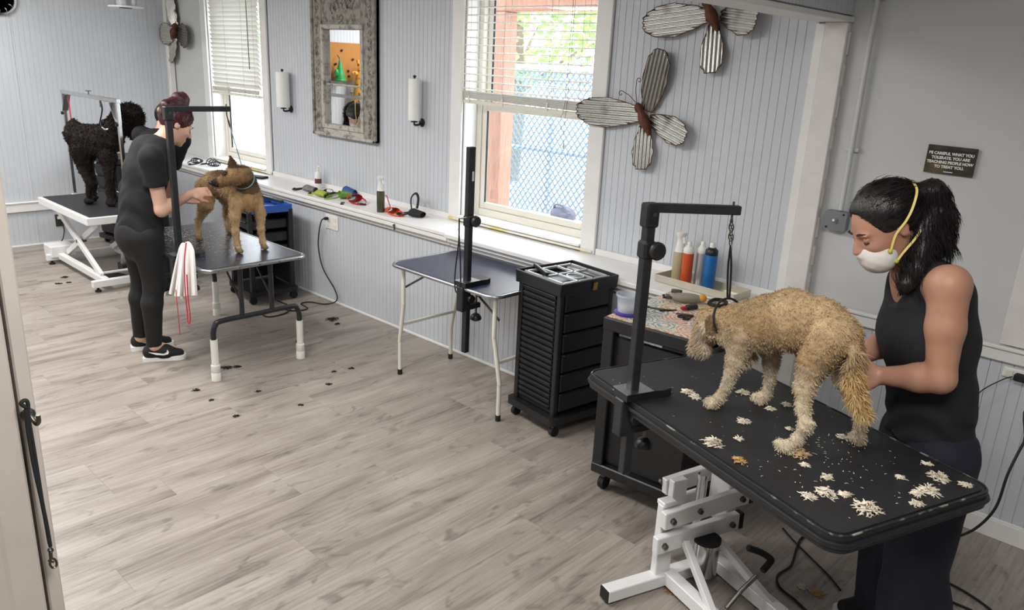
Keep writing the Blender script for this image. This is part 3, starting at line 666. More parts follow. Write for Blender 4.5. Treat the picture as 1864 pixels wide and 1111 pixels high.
ct = thing('tool_cart', 'black cart with patterned mat on top behind the front table', 'cart', (-1.735, 3.035, 0), radians(4))
CW, CD = .46, .64
tpz = MB().box((0, 0, CZ-.03), (CW, CD, .06), None, .006).build('top', m_blk, ct)
MB().box((0, -.005, CZ+.0015), (CW-.02, CD-.04, .003)).build('patterned_mat', m_mat, tpz)
for sx in (-1, 1):
    for sy in (-1, 1):
        MB().box((sx*(CW/2-.03), sy*(CD/2-.03), .475), (.055, .055, .72), None, .004).build('corner_post', m_blk, ct)
        w_ = MB().cone((sx*(CW/2-.05)-.014, sy*(CD/2-.05), .036), (sx*(CW/2-.05)+.014, sy*(CD/2-.05), .036), .036, n=18).build('caster', m_rub, ct, 50)
        MB().box((sx*(CW/2-.05), sy*(CD/2-.05), .078), (.024, .04, .03), None, .003).build('caster_fork', m_steel, w_)
MB().box((0, 0, .115), (CW, CD, .05), None, .005).build('base', m_blk, ct)
MB().box((0, -CD/2+.045, .46), (CW-.1, .03, .62), None, .003).build('front_panel', m_blk, ct)
MB().box((0, CD/2-.045, .46), (CW-.1, .03, .62), None, .003).build('back_panel', m_blk, ct)
for k in range(4):
    d = MB().box((CW/2-.03, 0, .22+k*.16), (.03, CD-.12, .145), None, .004).build('drawer', m_blk, ct)
    MB().box((CW/2-.008, 0, .26+k*.16), (.018, .16, .014), None, .003).build('drawer_handle', m_blkmetal, d)

# trolley with blue tray beside the brown dog
m_blueplastic = M('blue plastic', srgb(38, 92, 178), .35, var=.1)
bt = thing('supply_trolley', 'black trolley with a blue top tray behind the brown dog', 'trolley', (-5.64, 3.10, 0), radians(-6))
bw, bd = .40, .36
for sx in (-1, 1):
    for sy in (-1, 1):
        MB().box((sx*(bw/2-.015), sy*(bd/2-.015), .41), (.035, .035, .66), None, .004).build('corner_post', m_blk, bt)
        MB().cone((sx*(bw/2-.01)-.012, sy*(bd/2-.01), .03), (sx*(bw/2-.01)+.012, sy*(bd/2-.01), .03), .03, n=14).build('caster', m_rub, bt, 50)
MB().prism(rrect(bw+.05, bd+.05, .03), .065, .10).build('base_shelf', m_blk, bt, 50)
MB().box((0, bd/2-.01, .42), (bw-.05, .01, .62)).build('back_panel', m_blk, bt)
MB().box((-bw/2+.012, 0, .42), (.012, bd-.06, .62)).build('side_panel', m_blk, bt)
for k in range(3):
    z_ = .66-k*.105
    d = MB().box((0, -.01, z_-.04), (bw-.06, bd-.04, .075), None, .008).build('drawer', m_blk, bt); MB().box((0, -bd/2+.004, z_-.012), (bw-.08, .03, .016), None, .004).build('drawer_lip', m_blkmetal, d)
MB().box((0, 0, .34), (bw-.05, bd-.04, .014)).build('shelf', m_blk, bt)
rim = MB()
for sx in (-1, 1): rim.box((sx*(bw/2-.006), 0, .745), (.012, bd, .06), None, .003)
for sy in (-1, 1): rim.box((0, sy*(bd/2-.006), .745), (bw-.024, .012, .06), None, .003)
rim.build('tray_rim', m_blueplastic, bt); MB().box((0, 0, .722), (bw-.026, bd-.026, .01)).build('tray_floor', m_blueplastic, bt)
MB().box((.02, .10, .79), (.30, .03, .02), rotm(0, 0, .1), .004).build('tray_bar', m_blk, bt)
def pump_bottle(loc, label, h=.16, mat=None, group=None):
    o = thing('pump_bottle', label, 'bottle', loc, 0, group)
    MB().lathe([(.026, 0), (.028, .004), (.028, h*.62), (.022, h*.72), (.011, h*.76), (.011, h*.80)], (0, 0, 0), 16).build('bottle', mat or m_pvc, o, 50)
    MB().lathe([(.013, h*.80), (.013, h*.88), (.006, h*.89), (.006, h*.97)], (0, 0, 0), 12).build('cap', m_pvc, o, 50)
    MB().bar((-.006, 0, h*.985), (.03, 0, h*.975), .012, .010, .002).build('nozzle', m_pvc, o)
    return o
b1 = MB().box((-.06, -.06, .768), (.10, .07, .024), rotm(0, 0, .4), .01).build('wipes_pack', m_paper, None)
b1.location = bt.location; b1.rotation_euler = bt.rotation_euler; b1.location.z += -.03; tag(b1, 'small white pack lying in the blue trolley tray', 'pack')
# dark trolley behind the far table
p_ = ony(212, 312, 3.0)
ft = thing('drawer_trolley', 'black stacked-drawer trolley behind the black dog', 'trolley', (max(p_[0], -8.1), 3.0, 0), radians(12))
MB().box((0, 0, .45), (.36, .34, .72), None, .02).build('body', m_blk, ft)
MB().prism(rrect(.42, .40, .03), .05, .09).build('base', m_blk, ft, 50)
for k in range(6): MB().box((.0, -.178, .16+k*.115), (.32, .022, .098), rotm(.15), .006).build('drawer', m_blk, ft)
for k in range(6): MB().box((.188, .0, .16+k*.115), (.022, .30, .098), rotm(0, .15, 0), .006).build('side_drawer', m_blk, ft)
MB().prism(rrect(.40, .38, .05), .81, .86).build('tray_rim', m_blk, ft, 50)
for sx in (-1, 1):
    for sy in (-1, 1): MB().cone((sx*.15-.012, sy*.14, .027), (sx*.15+.012, sy*.14, .027), .027, n=14).build('caster', m_rub, ft, 50)
# ------------------------------------------------------------------ mirror
m_carv = M('distressed carved wood', srgb(150, 146, 138), .7, col2=srgb(88, 84, 78), scale=24, thresh=(.45, .68), bump=.9, bscale=45)
m_carv2 = M('pale rubbed wood', srgb(182, 178, 170), .65, col2=srgb(96, 92, 84), scale=22, thresh=(.5, .7), bump=.8, bscale=60)
m_mirror = M('mirror silver', (.92, .93, .94), .015, 1.0)
mx0, mx1, mz0, mz1 = -5.755, -4.905, 1.275, 2.66
gx0, gx1, gz0, gz1 = -5.585, -5.095, 1.372, 2.10
mi = thing('wall_mirror', 'tall mirror in a distressed grey carved frame on the wall', 'mirror', ((mx0+mx1)/2, YU, mz0))
def ml(x0, x1, z0, z1, d, y0=0.0): return MB().box(((x0+x1)/2-(mx0+mx1)/2, -(y0+d/2), (z0+z1)/2-mz0), (x1-x0, d, z1-z0), None, .006)
ml(mx0, gx0-.03, mz0, mz1, .035).build('frame_side', m_carv, mi); ml(gx1+.03, mx1, mz0, mz1, .035).build('frame_side', m_carv, mi)
ml(gx0-.03, gx1+.03, mz0, gz0-.03, .035).build('frame_bottom', m_carv2, mi); ml(gx0-.03, gx1+.03, gz1+.03, mz1, .03).build('carved_panel', m_carv, mi)
for a in ((mx0, mx0+.03, mz0, mz1), (mx1-.03, mx1, mz0, mz1)): ml(*a, .05).build('outer_moulding', m_carv, mi)
ml(mx0, mx1, mz0, mz0+.025, .05).build('outer_moulding', m_carv2, mi)
for a in ((gx0-.035, gx0, gz0-.035, gz1+.035), (gx1, gx1+.035, gz0-.035, gz1+.035), (gx0, gx1, gz0-.035, gz0), (gx0, gx1, gz1, gz1+.035)): ml(*a, .046).build('inner_moulding', m_carv2, mi)
ml(gx0, gx1, gz0, gz1, .008).build('glass', m_mirror, mi)
ml(gx0, gx1, 1.675, 1.69, .012, .008).build('glazing_bar', m_carv2, mi)
sc = MB(); rs = np.random.RandomState(3)
for k in range(26):
    c = np.array([rs.uniform(-.20, .20), -.034, rs.uniform(gz1+.08, mz1-.05)-mz0]); a0 = rs.uniform(0, 6.28); r0 = rs.uniform(.025, .055); sg = rs.choice([-1, 1])
    sc.tube([c+[r0*(1-t*.75)*cos(a0+sg*5.5*t), 0, r0*(1-t*.75)*sin(a0+sg*5.5*t)] for t in np.linspace(0, 1, 12)], [.008*(1-.5*t) for t in np.linspace(0, 1, 12)], 5)
for k in range(44):
    side = -1 if k % 2 else 1; c = np.array([side*(.345), -.037, .05+(k//2)*.058]); a0 = rs.uniform(0, 6.28); r0 = rs.uniform(.016, .028)
    sc.tube([c+[r0*(1-t*.7)*cos(a0+5*t), 0, r0*(1-t*.7)*sin(a0+5*t)] for t in np.linspace(0, 1, 9)], .005, 5)
sc.build('carved_scrolls', m_carv, mi, 60, kind='stuff')

# things on the back wall, seen in the mirror or at the picture edge
m_cork = M('brown pinboard', srgb(176, 122, 62), .85, var=.12, scale=60, bump=.2)
cb = thing('pinboard', 'brown pinboard with small dark clips on the back wall', 'board', (XB, 1.50, 1.60))
MB().box((.016, 0, .225), (.02, .80, .45), None, .002).build('board', m_cork, cb)
MB().box((.022, 0, -.008), (.03, .82, .016), None, .002).build('lower_frame', m_alu, cb)
for y_, z_ in ((.13, .36), (-.03, .26), (.04, .12), (.03, .06), (-.16, .18), (.22, .20)): MB().sph((.036, y_, z_), (.012, .018, .014), 8, 6).build('clip', m_rub, cb)
m_sgreen = M('shiny green costume cloth', srgb(36, 160, 84), .35, var=.4, scale=40, bump=.5, bscale=70)
m_spot = M('spotted tan plush', srgb(214, 160, 66), .9, col2=srgb(112, 70, 28), scale=26, thresh=(.56, .6), bump=.4)
gh = thing('costume_hat', 'shiny green tapering costume hat hanging by the pinboard', 'costume', (XB+.12, 1.72, 1.61))
MB().lathe([(.065, 0), (.068, .02), (.05, .07), (.04, .12), (.024, .18), (.008, .24), (.0, .26)], (0, 0, 0), 18).build('cone', m_sgreen, gh, 60)
MB().lathe([(.07, -.01), (.075, .005), (.065, .02)], (0, 0, 0), 18).build('brim', m_sgreen, gh, 60); MB().tube([(0, 0, .25), (-.05, 0, .29)], .005, 6).build('loop', m_rub, gh)
MB().sph((.02, .06, .09), (.02, .03, .045), 10, 8).build('ear', m_sgreen, gh, 60)
gf = thing('costume_hood', 'spotted tan plush costume hanging below the pinboard', 'costume', (XB+.19, 1.46, 1.20))
MB().lathe([(.13, 0), (.14, .05), (.11, .20), (.085, .36), (.06, .50), (.035, .58), (.0, .62)], (0, 0, 0), 18).build('body', m_spot, gf, 60)
for s in (-1, 1): MB().tube([(0, s*.03, .56), (0, s*.05, .66)], [.012, .018], 8).build('horn', m_spot, gf, 60); MB().sph((0, s*.09, .50), (.02, .05, .025), 10, 6).build('ear', m_spot, gf, 60)
tanb = tag(MB().box((XB+.016, 1.66, .735), (.02, .62, .43), None, .004).build('wall_board', M('tan board', srgb(186, 158, 112), .8, var=.1)), 'tan board fixed low on the back wall above the rail', 'board')
c0 = onx(-5, -4, XB)
ck = thing('wall_clock', 'round black-faced wall clock with chrome rim', 'clock', (XB, c0[1], c0[2]))
Rx = rotm(0, pi/2, 0)
MB().lathe([(.13, 0), (.13, .012)], (0, 0, 0), 40, Rx).build('face', M('clock face', srgb(34, 36, 38), .3), ck, 50)
MB().lathe([(.118, .012), (.118, .024), (.128, .034), (.143, .030), (.148, .012), (.148, 0), (.118, 0), (.118, .012)], (0, 0, 0), 40, Rx).build('rim', m_chrome, ck, 50)
for k in range(12):
    a = k*pi/6; MB().box((.0135, .102*sin(a), .102*cos(a)), (.002, .005 if k % 3 else .009, .02), rotm(-a), 0).build('hour_mark', m_white, ck)
MB().bar((.016, 0, -.01), (.016, .045, .05), .002, .007).build('hour_hand', m_white, ck); MB().bar((.018, 0, -.015), (.018, -.05, .085), .002, .005).build('minute_hand', m_white, ck)
lp = CAM+ray(229, 14)*6.8
pl = thing('pendant_light', 'white flanged pendant light hanging near the back wall', 'light', (lp[0], lp[1], lp[2]))
MB().lathe([(.045, .0), (.14, .0), (.142, .006), (.14, .012), (.05, .016)], (0, 0, 0), 32).build('flange', m_wmetal, pl, 50)
MB().lathe([(.085, .014), (.088, .03), (.088, .20), (.06, .22), (.01, .225)], (0, 0, 0), 28).build('housing', m_alu, pl, 50)
MB().lathe([(.0, -.008), (.05, -.006), (.055, .002)], (0, 0, 0), 20).build('lens', m_blk, pl, 50)
MB().cone((0, 0, .22), (0, 0, CEIL-lp[2]), .012, n=10).build('stem', m_wmetal, pl, 60)

# ------------------------------------------------------------------ paper towels
def towel_holder(px_, top, bot, label):
    a = ony(px_, top, YU-.075); b = ony(px_, bot, YU-.075); h = a[2]-b[2]; r = .042 if px_ > 600 else .055
    t = thing('towel_holder', label, 'paper towels', (b[0], YU-.075, b[2]), 0, 'wall paper towel holders')
    MB().lathe([(.019, 0), (r, 0), (r+.001, .004), (r, h-.002), (.019, h), (.019, 0)], (0, 0, 0), 28).build('paper_roll', m_paper, t, 50)
    MB().cone((0, 0, -.03), (0, 0, h+.012), .006, n=10).build('rod', m_blkmetal, t, 60)
    MB().sph((0, 0, h+.014), (.012, .012, .010), 12, 8).build('finial', m_blk, t, 60)
    MB().tube(smooth_path([(0, 0, -.03), (0, .02, -.034), (0, .05, -.030), (0, .07, -.02)], 5), .008, 8).build('arm', m_blkmetal, t, 60)
    MB().lathe([(.03, 0), (.03, .006), (.02, .012), (.01, .014)], (0, .074, -.018), 18, rotm(pi/2)).build('wall_plate', m_blkmetal, t, 50)
    MB().lathe([(.024, -.012), (.024, -.004)], (0, 0, -.002), 18).build('lower_stop', m_blk, t, 50)
towel_holder(516, 131, 195, 'wide white paper towel roll on black wall holder by far window')
towel_holder(754, 143, 219, 'slim white paper towel roll on black wall holder beside mirror')

# ------------------------------------------------------------------ butterflies
m_corr = M('corrugated galvanised metal', srgb(182, 182, 179), .27, .95, col2=srgb(112, 107, 100), scale=9, thresh=(.55, .8), bump=.1)
m_rust = M('rusty brown metal', srgb(112, 66, 44), .6, .35, col2=srgb(72, 42, 30), scale=30)
def wing(root, tip, width, shape, lift, pitch=.024):
    # real corrugated sheet: ridges run from root to tip
    root = np.array(root, float); tip = np.array(tip, float); L = np.linalg.norm(tip-root); d = (tip-root)/L; s = np.cross(d, [0, -1.0, 0]); s = unit(s)
    prof = ([0, .15, .5, .8, .94, 1], [.40, .66, 1, .90, .60, .36]) if shape == 'fore' else ([0, .2, .6, .85, 1], [.32, .62, 1, .86, .46])
    T_ = np.linspace(0, 1, 201); Wt = np.interp(T_, *prof); nt = 2*int(width/pitch*4)+1; ns = 13; vs = [None]*(ns*nt)
    for j in range(nt):
        q = (j/(nt-1)-.5)*.985; ok = T_[Wt >= 2*abs(q)]; t0, t1 = ok[0], ok[-1]; u = q*width; z = .0058*sin(2*pi*u/pitch)
        for i in range(ns):
            t = t0+(t1-t0)*i/(ns-1)
            vs[i*nt+j] = root+d*t*L+s*u+np.array([0, -1.0, 0])*(.018+lift*t+z)
    n = len(vs); vs += [v+np.array([0, .0018, 0]) for v in vs]; fs = []
    for i in range(ns-1):
        for j in range(nt-1):
            a = i*nt+j; fs.append((a, a+1, a+nt+1, a+nt)); fs.append((n+a, n+a+nt, n+a+nt+1, n+a+1))
    rim_ = [j for j in range(nt)]+[i*nt+nt-1 for i in range(1, ns)]+[(ns-1)*nt+j for j in range(nt-2, -1, -1)]+[i*nt for i in range(ns-2, 0, -1)]
    for k in range(len(rim_)): a, b = rim_[k], rim_[(k+1) % len(rim_)]; fs.append((b, a, n+a, n+b))
    rimpts = [vs[k] for k in rim_]
    return MB().add(vs, fs), rimpts
def butterfly(head, tail, wings, label, small=1.0):
    hx, hz = head; tx, tz = tail; c = np.array([(hx+tx)/2, 0, (hz+tz)/2])
    b = thing('metal_butterfly', label, 'wall art', (c[0], YU, c[2]), 0, 'metal butterflies on the wall')
    loc = lambda p: np.array([p[0]-c[0], 0, p[1]-c[2]])
    for rt, tp_, w, sh, lift in wings:
        mb, rp = wing(loc(rt), loc(tp_), w, sh, lift); o = mb.build('wing', m_corr, b, 80)
        MB().tube(rp, .0022, 5, True).build('wing_rim', m_rust, o, 60)
    H, T = loc(head), loc(tail); off = np.array([0, -.045, 0])
    pts = [H+off+(T-H)*t for t in np.linspace(0, 1, 12)]
    rr = [.012, .022, .024, .017, .023, .030, .031, .028, .024, .020, .015, .008]
    MB().tube(pts, [r*small for r in rr], 12).build('body', m_rust, b, 60)
    for s in (-1, 1):
        d = unit(H-T); n_ = np.array([d[2], 0, -d[0]])*s; p0 = H+off
        path = [p0, p0+d*.03+n_*.012, p0+d*.065+n_*.025, p0+d*.095+n_*.045]
        cc = p0+d*.10+n_*.066
        a0 = math.atan2(0, 1); path += [p0+d*(.10+.018*(1-.1*k)*sin(k*.8))+n_*(.050+.018-.018*(1-.1*k)*cos(k*.8)) for k in range(1, 9)]
        MB().tube(smooth_path(path, 3), .0022, 5).build('antenna', m_rust, b, 60)
    return b
butterfly((-2.545, 1.735), (-2.44, 1.575), [((-2.53, 1.675), (-2.945, 1.672), .165, 'fore', .05), ((-2.49, 1.70), (-2.415, 2.02), .165, 'fore', .035), ((-2.47, 1.66), (-2.205, 1.585), .145, 'hind', .05), ((-2.50, 1.63), (-2.475, 1.385), .145, 'hind', .03)], 'corrugated metal butterfly beside the near window blind')
butterfly((-2.20, 2.275), (-2.10, 2.115), [((-2.19, 2.19), (-2.535, 2.145), .165, 'fore', .05), ((-2.13, 2.25), (-1.99, 2.52), .16, 'fore', .035), ((-2.11, 2.19), (-1.885, 2.165), .16, 'hind', .06), ((-2.145, 2.16), (-2.115, 1.915), .135, 'hind', .03)], 'corrugated metal butterfly just under the header board')
butterfly((-8.19, 2.13), (-8.29, 1.98), [((-8.24, 2.08), (-8.36, 2.50), .24, 'fore', .04), ((-8.25, 2.05), (-7.89, 2.00), .24, 'hind', .05), ((-8.26, 2.03), (-8.40, 2.03), .22, 'hind', .10), ((-8.26, 2.0), (-8.34, 1.76), .15, 'hind', .04)], 'dull metal butterfly in the corner by the far window', 1.2)

# ------------------------------------------------------------------ sign, conduit, boxes, outlets
sg = thing('motivational_sign', 'small dark sign with white lettering on the grey wall', 'sign', (-.948, YU, 1.607))
m_sign = M('dark bronze print', srgb(46, 40, 32), .45, col2=srgb(110, 92, 58), scale=7, thresh=(.52, .72), stretch=(1, 1, 2.2))
MB().box((0, -.003, 0), (.194, .005, .118), rotm(0, .012, 0), .001).build('panel', m_sign, sg)
MB().prism([(-.092, -.002), (.092, -.006), (.092, .022), (.06, .018), (.03, .02), (.005, .016), (-.005, .028), (-.018, .026), (-.03, .014), (-.06, .012), (-.092, .02)], 0, .0006, (0, -.0056, .026), rotm(pi/2)).build('silhouette', M('dark print', srgb(22, 18, 16), .5), sg)
m_let = M('white lettering', srgb(236, 236, 232), .5)
fnt = None
for k, line in enumerate(('BE CAREFUL WHAT YOU', 'TOLERATE. YOU ARE', 'TEACHING PEOPLE HOW', 'TO TREAT YOU.')):
    cu = bpy.data.curves.new('lettering', 'FONT'); cu.body = line; cu.size = .0160; cu.align_x = 'CENTER'; cu.extrude = .0004; cu.offset = .0007; cu.space_character = .98
    tmp = bpy.data.objects.new('lettering', cu); COL.objects.link(tmp)
    dg = bpy.context.evaluated_depsgraph_get(); me = bpy.data.meshes.new_from_object(tmp.evaluated_get(dg)); bpy.data.objects.remove(tmp)
    o = mk('lettering', me, None, sg); me.materials.clear(); me.materials.append(m_let)
    o.location = (0, -.0066, .022-k*.0185); o.rotation_euler = (pi/2, 0, 0)
MB().box((.0, -.006, -.049), (.036, .001, .0035)).build('small_print', m_let, sg)
cn = thing('conduit', 'grey painted electrical conduit running down the grey wall', 'conduit', (-1.36, YU-.02, 1.31))
MB().cone((0, 0, .02), (0, 0, CEIL-1.31), .012, n=14).build('pipe', m_grey, cn, 60)
for z_ in (.30, .95): MB().box((0, .008, z_), (.06, .008, .02), None, .003).build('strap', m_grey, cn)
m_boxgrey = M('grey metal box', srgb(126, 130, 134), .45, .2, var=.1)
eb = thing('switch_box', 'small grey metal switch box below the conduit', 'electrical box', (-1.372, YU, 1.235))
MB().prism([(-.052, .0), (.045, .0), (.052, .008), (.052, .082), (.045, .09), (-.045, .09), (-.052, .082)], 0, .042, (0, 0, 0), rotm(pi/2)).build('box', m_boxgrey, eb)
MB().cone((.0, -.042, .045), (0, -.062, .05), .006, n=10).build('toggle', m_vinyl, eb); MB().cone((0, -.042, .045), (0, -.046, .045), .014, n=12).build('collar', m_boxgrey, eb)
for sx, z_ in ((-.036, .012), (.036, .078)): MB().cone((sx, -.042, z_), (sx, -.045, z_), .005, n=8).build('screw', m_rub, eb)
def cable(name, label, pts, r=.0045, mat=None, cat='cable', group=None): return tag(MB().tube(smooth_path(pts, 7), r, 7).build(name, mat or m_rub, None, 70), label, cat, group)
ol = thing('wall_outlet', 'white outlet plate with a plug below the ledge', 'outlet', (-5.14, YL, .655))
MB().box((0, -.004, 0), (.165, .008, .115), None, .003).build('plate', m_pvc, ol)
for sx in (-.045, .045):
    for sz in (-.026, .026): MB().box((sx, -.009, sz), (.036, .004, .030), None, .004).build('socket', m_vinyl, ol)
MB().box((-.045, -.028, .026), (.026, .034, .022), None, .005).build('plug', m_rub, ol)
cord1 = [(-5.185, YL-.045, .68), (-5.20, YL-.06, .665), (-5.27, YL-.04, .56), (-5.30, YL-.03, .42), (-5.24, YL-.03, .26), (-5.08, YL-.03, .12), (-5.05, YL-.04, .04), (-5.12, YL-.10, .006)]
for x_, y_ in ((565, 550), (548, 553), (560, 562), (535, 566), (505, 562), (478, 570), (490, 577), (520, 570), (528, 558), (505, 548)): p = onz(x_, y_, .006); cord1.append(tuple(p))
cable('power_cable', 'black cable trailing from the ledge outlet to the trolley floor', cord1, .005)
bo_ = thing('wall_outlet', 'dark outlet plate with a plug low on back wall', 'outlet', (XB, 2.475, .222))
MB().box((.004, 0, 0), (.008, .075, .12), None, .003).build('plate', m_steel, bo_); MB().box((.010, 0, .026), (.006, .034, .03), None, .004).build('socket', m_vinyl, bo_); MB().box((.022, .004, -.024), (.034, .028, .028), None, .006).build('plug', m_rub, bo_)
cable('power_cable', 'black cable from the back wall outlet to the lift motor', [(XB+.04, 2.479, .195), (XB+.06, 2.49, .14), (XB+.06, 2.47, .05), (XB+.10, 2.42, .006), (XB+.35, 2.34, .006), (-7.82, 2.26, .006), (-7.76, 2.24, .05), (-7.755, 2.235, .10)], .005)
o3_ = thing('wall_outlet', 'white outlet plate feeding the drooping black cable', 'outlet', (.42, YU, .60))
MB().box((0, -.004, 0), (.075, .008, .12), None, .003).build('plate', m_pvc, o3_); MB().box((0, -.026, 0), (.028, .036, .028), None, .006).build('plug', m_rub, o3_)
ps = thing('power_strip', 'white outlet strip with black adapter under the chair rail', 'outlet', (-.50, YU, .765))
MB().box((.02, -.010, .0), (.19, .020, .045), None, .005).build('strip', m_pvc, ps); MB().box((.0, -.038, -.004), (.055, .036, .03), None, .006).build('adapter', m_rub, ps)
for k in range(3): MB().box((-.05+k*.06, -.021, 0), (.03, .003, .026), None, .003).build('socket', m_vinyl, ps)
cable('adapter_cable', 'thin black adapter cable beside the masked woman', [(-.53, YU-.045, .76), (-.56, YU-.05, .74), (-.63, YU-.05, .66), (-.67, YU-.05, .55), (-.68, YU-.05, .3), (-.70, YU-.08, .10), (-.66, YU-.12, .02), (-.6, YU-.14, .006)], .0025)
fl = lambda x, y: tuple(onz(x, y, .006))
r_ = lambda x, y, d: tuple(CAM+ray(x, y)*d)
cable('power_cable', 'black cable drooping beside the wall baseboard to the floor', [(.42, YU-.05, .60), (.38, YU-.10, .57), (.20, YU-.30, .56), r_(1900, 742, 2.78), r_(1864, 805, 2.76), r_(1835, 862, 2.76), r_(1812, 925, 2.80), r_(1775, 963, 2.84), r_(1730, 984, 2.86), fl(1700, 1010), fl(1695, 1040), fl(1715, 1055), fl(1760, 1080), fl(1800, 1108), fl(1850, 1150)], .005)
cable('power_cable', 'black cable curling on the floor behind the table lift', [fl(1500, 971), fl(1462, 978), fl(1450, 1000), fl(1440, 1030), fl(1416, 1048), fl(1420, 1070), fl(1450, 1095), fl(1480, 1125)], .005)
cable('power_cable', 'straight black cable on the floor behind the table lift', [fl(1425, 962), fl(1445, 985), fl(1480, 1020), fl(1510, 1050), fl(1530, 1075)], .004)
cable('power_cable', 'black cable on the floor below the drooping baseboard cable', [fl(1700, 1065), fl(1722, 1090), fl(1760, 1108), fl(1800, 1125)], .005)
# ------------------------------------------------------------------ leash on the jamb
lx = -1.47
hk = thing('coat_hook', 'dark metal hook on the painted jamb', 'hook', (-1.475, .343, 1.283))
MB().tube(smooth_path([(-.004, 0, .004), (.012, .0, .002), (.026, .004, -.010), (.036, .006, -.004), (.038, .006, .010)], 5), .004, 8).build('hook', m_steel, hk, 60); MB().lathe([(.012, -.002), (.012, .003), (.006, .006)], (0, 0, 0), 12, rotm(0, pi/2, 0)).build('hook_base', m_steel, hk, 50)
q = lambda x, y: onx(x, y, lx+.022)
ls = thing('leash', 'black leash with metal snap hanging on the jamb hook', 'leash', (0, 0, 0))
MB().tube(smooth_path([q(47, 742), q(38, 735), q(45, 729), q(51, 735), q(52, 760), q(62, 820), q(70, 870), q(78, 920), q(86, 960), q(92, 995)], 5), .0035, 7).build('strap', m_blkfab, ls, 70)
MB().tube(smooth_path([q(47, 745), q(50, 780), q(58, 830), q(66, 870), q(74, 905), q(82, 945), q(90, 990)], 5), .0032, 7).build('return_strap', m_blkfab, ls, 70)
sn = MB(); sn.tube(smooth_path([q(92, 998), q(88, 1002), q(92, 1006), q(96, 1002)], 4, True), .002, 6, True); sn.tube([q(92, 1006), q(93, 1018)], .0035, 8)
sn.tube(smooth_path([q(93, 1016), q(101, 1020), q(103, 1030), q(96, 1034), q(91, 1028), q(92, 1020)], 5), .0022, 6); sn.tube([q(88, 1021), q(98, 1024)], .002, 6); sn.build('snap_hook', m_steel, ls, 60)

# ------------------------------------------------------------------ things on the ledge
def lp_(x, y, dz=0.0): p = onz(x, y, LZ); return (p[0], min(max(p[1], 3.40), 3.69), LZ+dz)
def muzzle(loc, rz, mat, label, w=.06, h=.05, cage=False, strap=None, group='dog muzzles on the ledge'):
    t = thing('dog_muzzle', label, 'muzzle', loc, rz, group)
    if cage:
        for k in range(4): MB().tube([(.0+k*.024, (w-.006*k)*cos(a), .004+max(0, h*(1-.12*k)*(1+sin(a))*.5)) for a in np.linspace(-.5*pi, 1.5*pi, 20, endpoint=False)], .004, 6, True).build('ring', mat, t, 60)
        for a in np.linspace(0, 2*pi, 7, endpoint=False): MB().tube([(.0+k*.024, (w-.006*k)*cos(a), .004+h*(1-.12*k)*(1+sin(a))*.5) for k in range(4)], .0035, 6).build('bar', mat, t, 60)
    else:
        o = MB(); n = 18; pr = []
        for k in range(6):
            f = k/5; pr += [((f*.09), (w*(1-.35*f))*cos(a), .003+(h*(1-.30*f))*(.5+.5*sin(a))) for a in np.linspace(0, 2*pi, n, endpoint=False)]
        fs = [(k*n+i, k*n+(i+1) % n, (k+1)*n+(i+1) % n, (k+1)*n+i) for k in range(5) for i in range(n)]
        nb = len(pr); pr2 = [(p[0], p[1]*.93, .003+(p[2]-.003)*.93+.0015) for p in pr]
        o.add(pr+pr2, fs+[(nb+a, nb+d, nb+c, nb+b) for a, b, c, d in fs]+[(i, (i+1) % n, nb+(i+1) % n, nb+i) for i in range(n)]+[(5*n+i, nb+5*n+i, nb+5*n+(i+1) % n, 5*n+(i+1) % n) for i in range(n)]); o.build('sleeve', mat, t, 60)
    MB().tube(smooth_path([(0, w*.9, h*.5), (-.05, w*1.1, h*.3), (-.11, w*.4, .006), (-.12, -w*.4, .006), (-.05, -w*1.1, h*.25), (0, -w*.9, h*.5)], 5), .006, 6, flat=(.35, 1)).build('strap', strap or mat, t, 70)
    MB().box((-.115, 0, .010), (.018, .022, .012), None, .003).build('buckle', m_rub, t)
    return t
m_gmuz = M('grey nylon', srgb(128, 128, 128), .6, var=.3, scale=40)
muzzle((-5.60, 3.50, LZ), .4, m_gmuz, 'grey nylon dog muzzle on the ledge beside pump bottle', .055, .05, False, m_blkfab)
muzzle((-5.36, 3.55, LZ), 2.4, m_blkfab, 'black nylon dog muzzle between grey and lime muzzles', .045, .045)
muzzle((-5.34, 3.455, LZ), .1, m_lime, 'yellow-lime dog muzzle in the pile on ledge', .05, .05)
muzzle((-5.17, 3.53, LZ), 1.2, m_green, 'bright green dog muzzle in the pile on ledge', .055, .06)
muzzle((-5.26, 3.65, LZ), .3, m_blue, 'blue dog muzzle at the back of the ledge pile', .05, .075, False, m_blkfab)
muzzle((-4.96, 3.53, LZ), 2.9, m_red, 'red nylon dog muzzle on the ledge', .06, .065)
muzzle((-4.30, 3.55, LZ), .3, m_blkfab, 'black dog muzzle with tall loop strap beside orange one', .06, .055)
muzzle((-4.44, 3.49, LZ), 2.9, m_orange, 'orange dog muzzle on the ledge with thin straps', .05, .045, False, m_orange)
MB_ = MB().tube(smooth_path([(-4.37, 3.60, LZ+.03), (-4.40, 3.62, LZ+.11), (-4.36, 3.63, LZ+.15), (-4.32, 3.62, LZ+.12), (-4.31, 3.60, LZ+.05)], 6), .010, 7, flat=(.5, 1)).build('strap_loop', m_blkfab, None, 70); tag(MB_, 'upright black strap loop beside the orange muzzle', 'strap')
oh = MB().tube(smooth_path([(-4.62, 3.50, LZ+.006), (-4.66, 3.54, LZ+.07), (-4.63, 3.57, LZ+.10), (-4.58, 3.55, LZ+.07), (-4.53, 3.53, LZ+.02), (-4.57, 3.50, LZ+.006)], 6, True), .004, 6, True).build('orange_harness', m_orange, None, 70); tag(oh, 'thin orange harness straps standing on the ledge', 'harness')
m_mblk = M('black and white mesh', srgb(30, 30, 34), .6, var=.3)
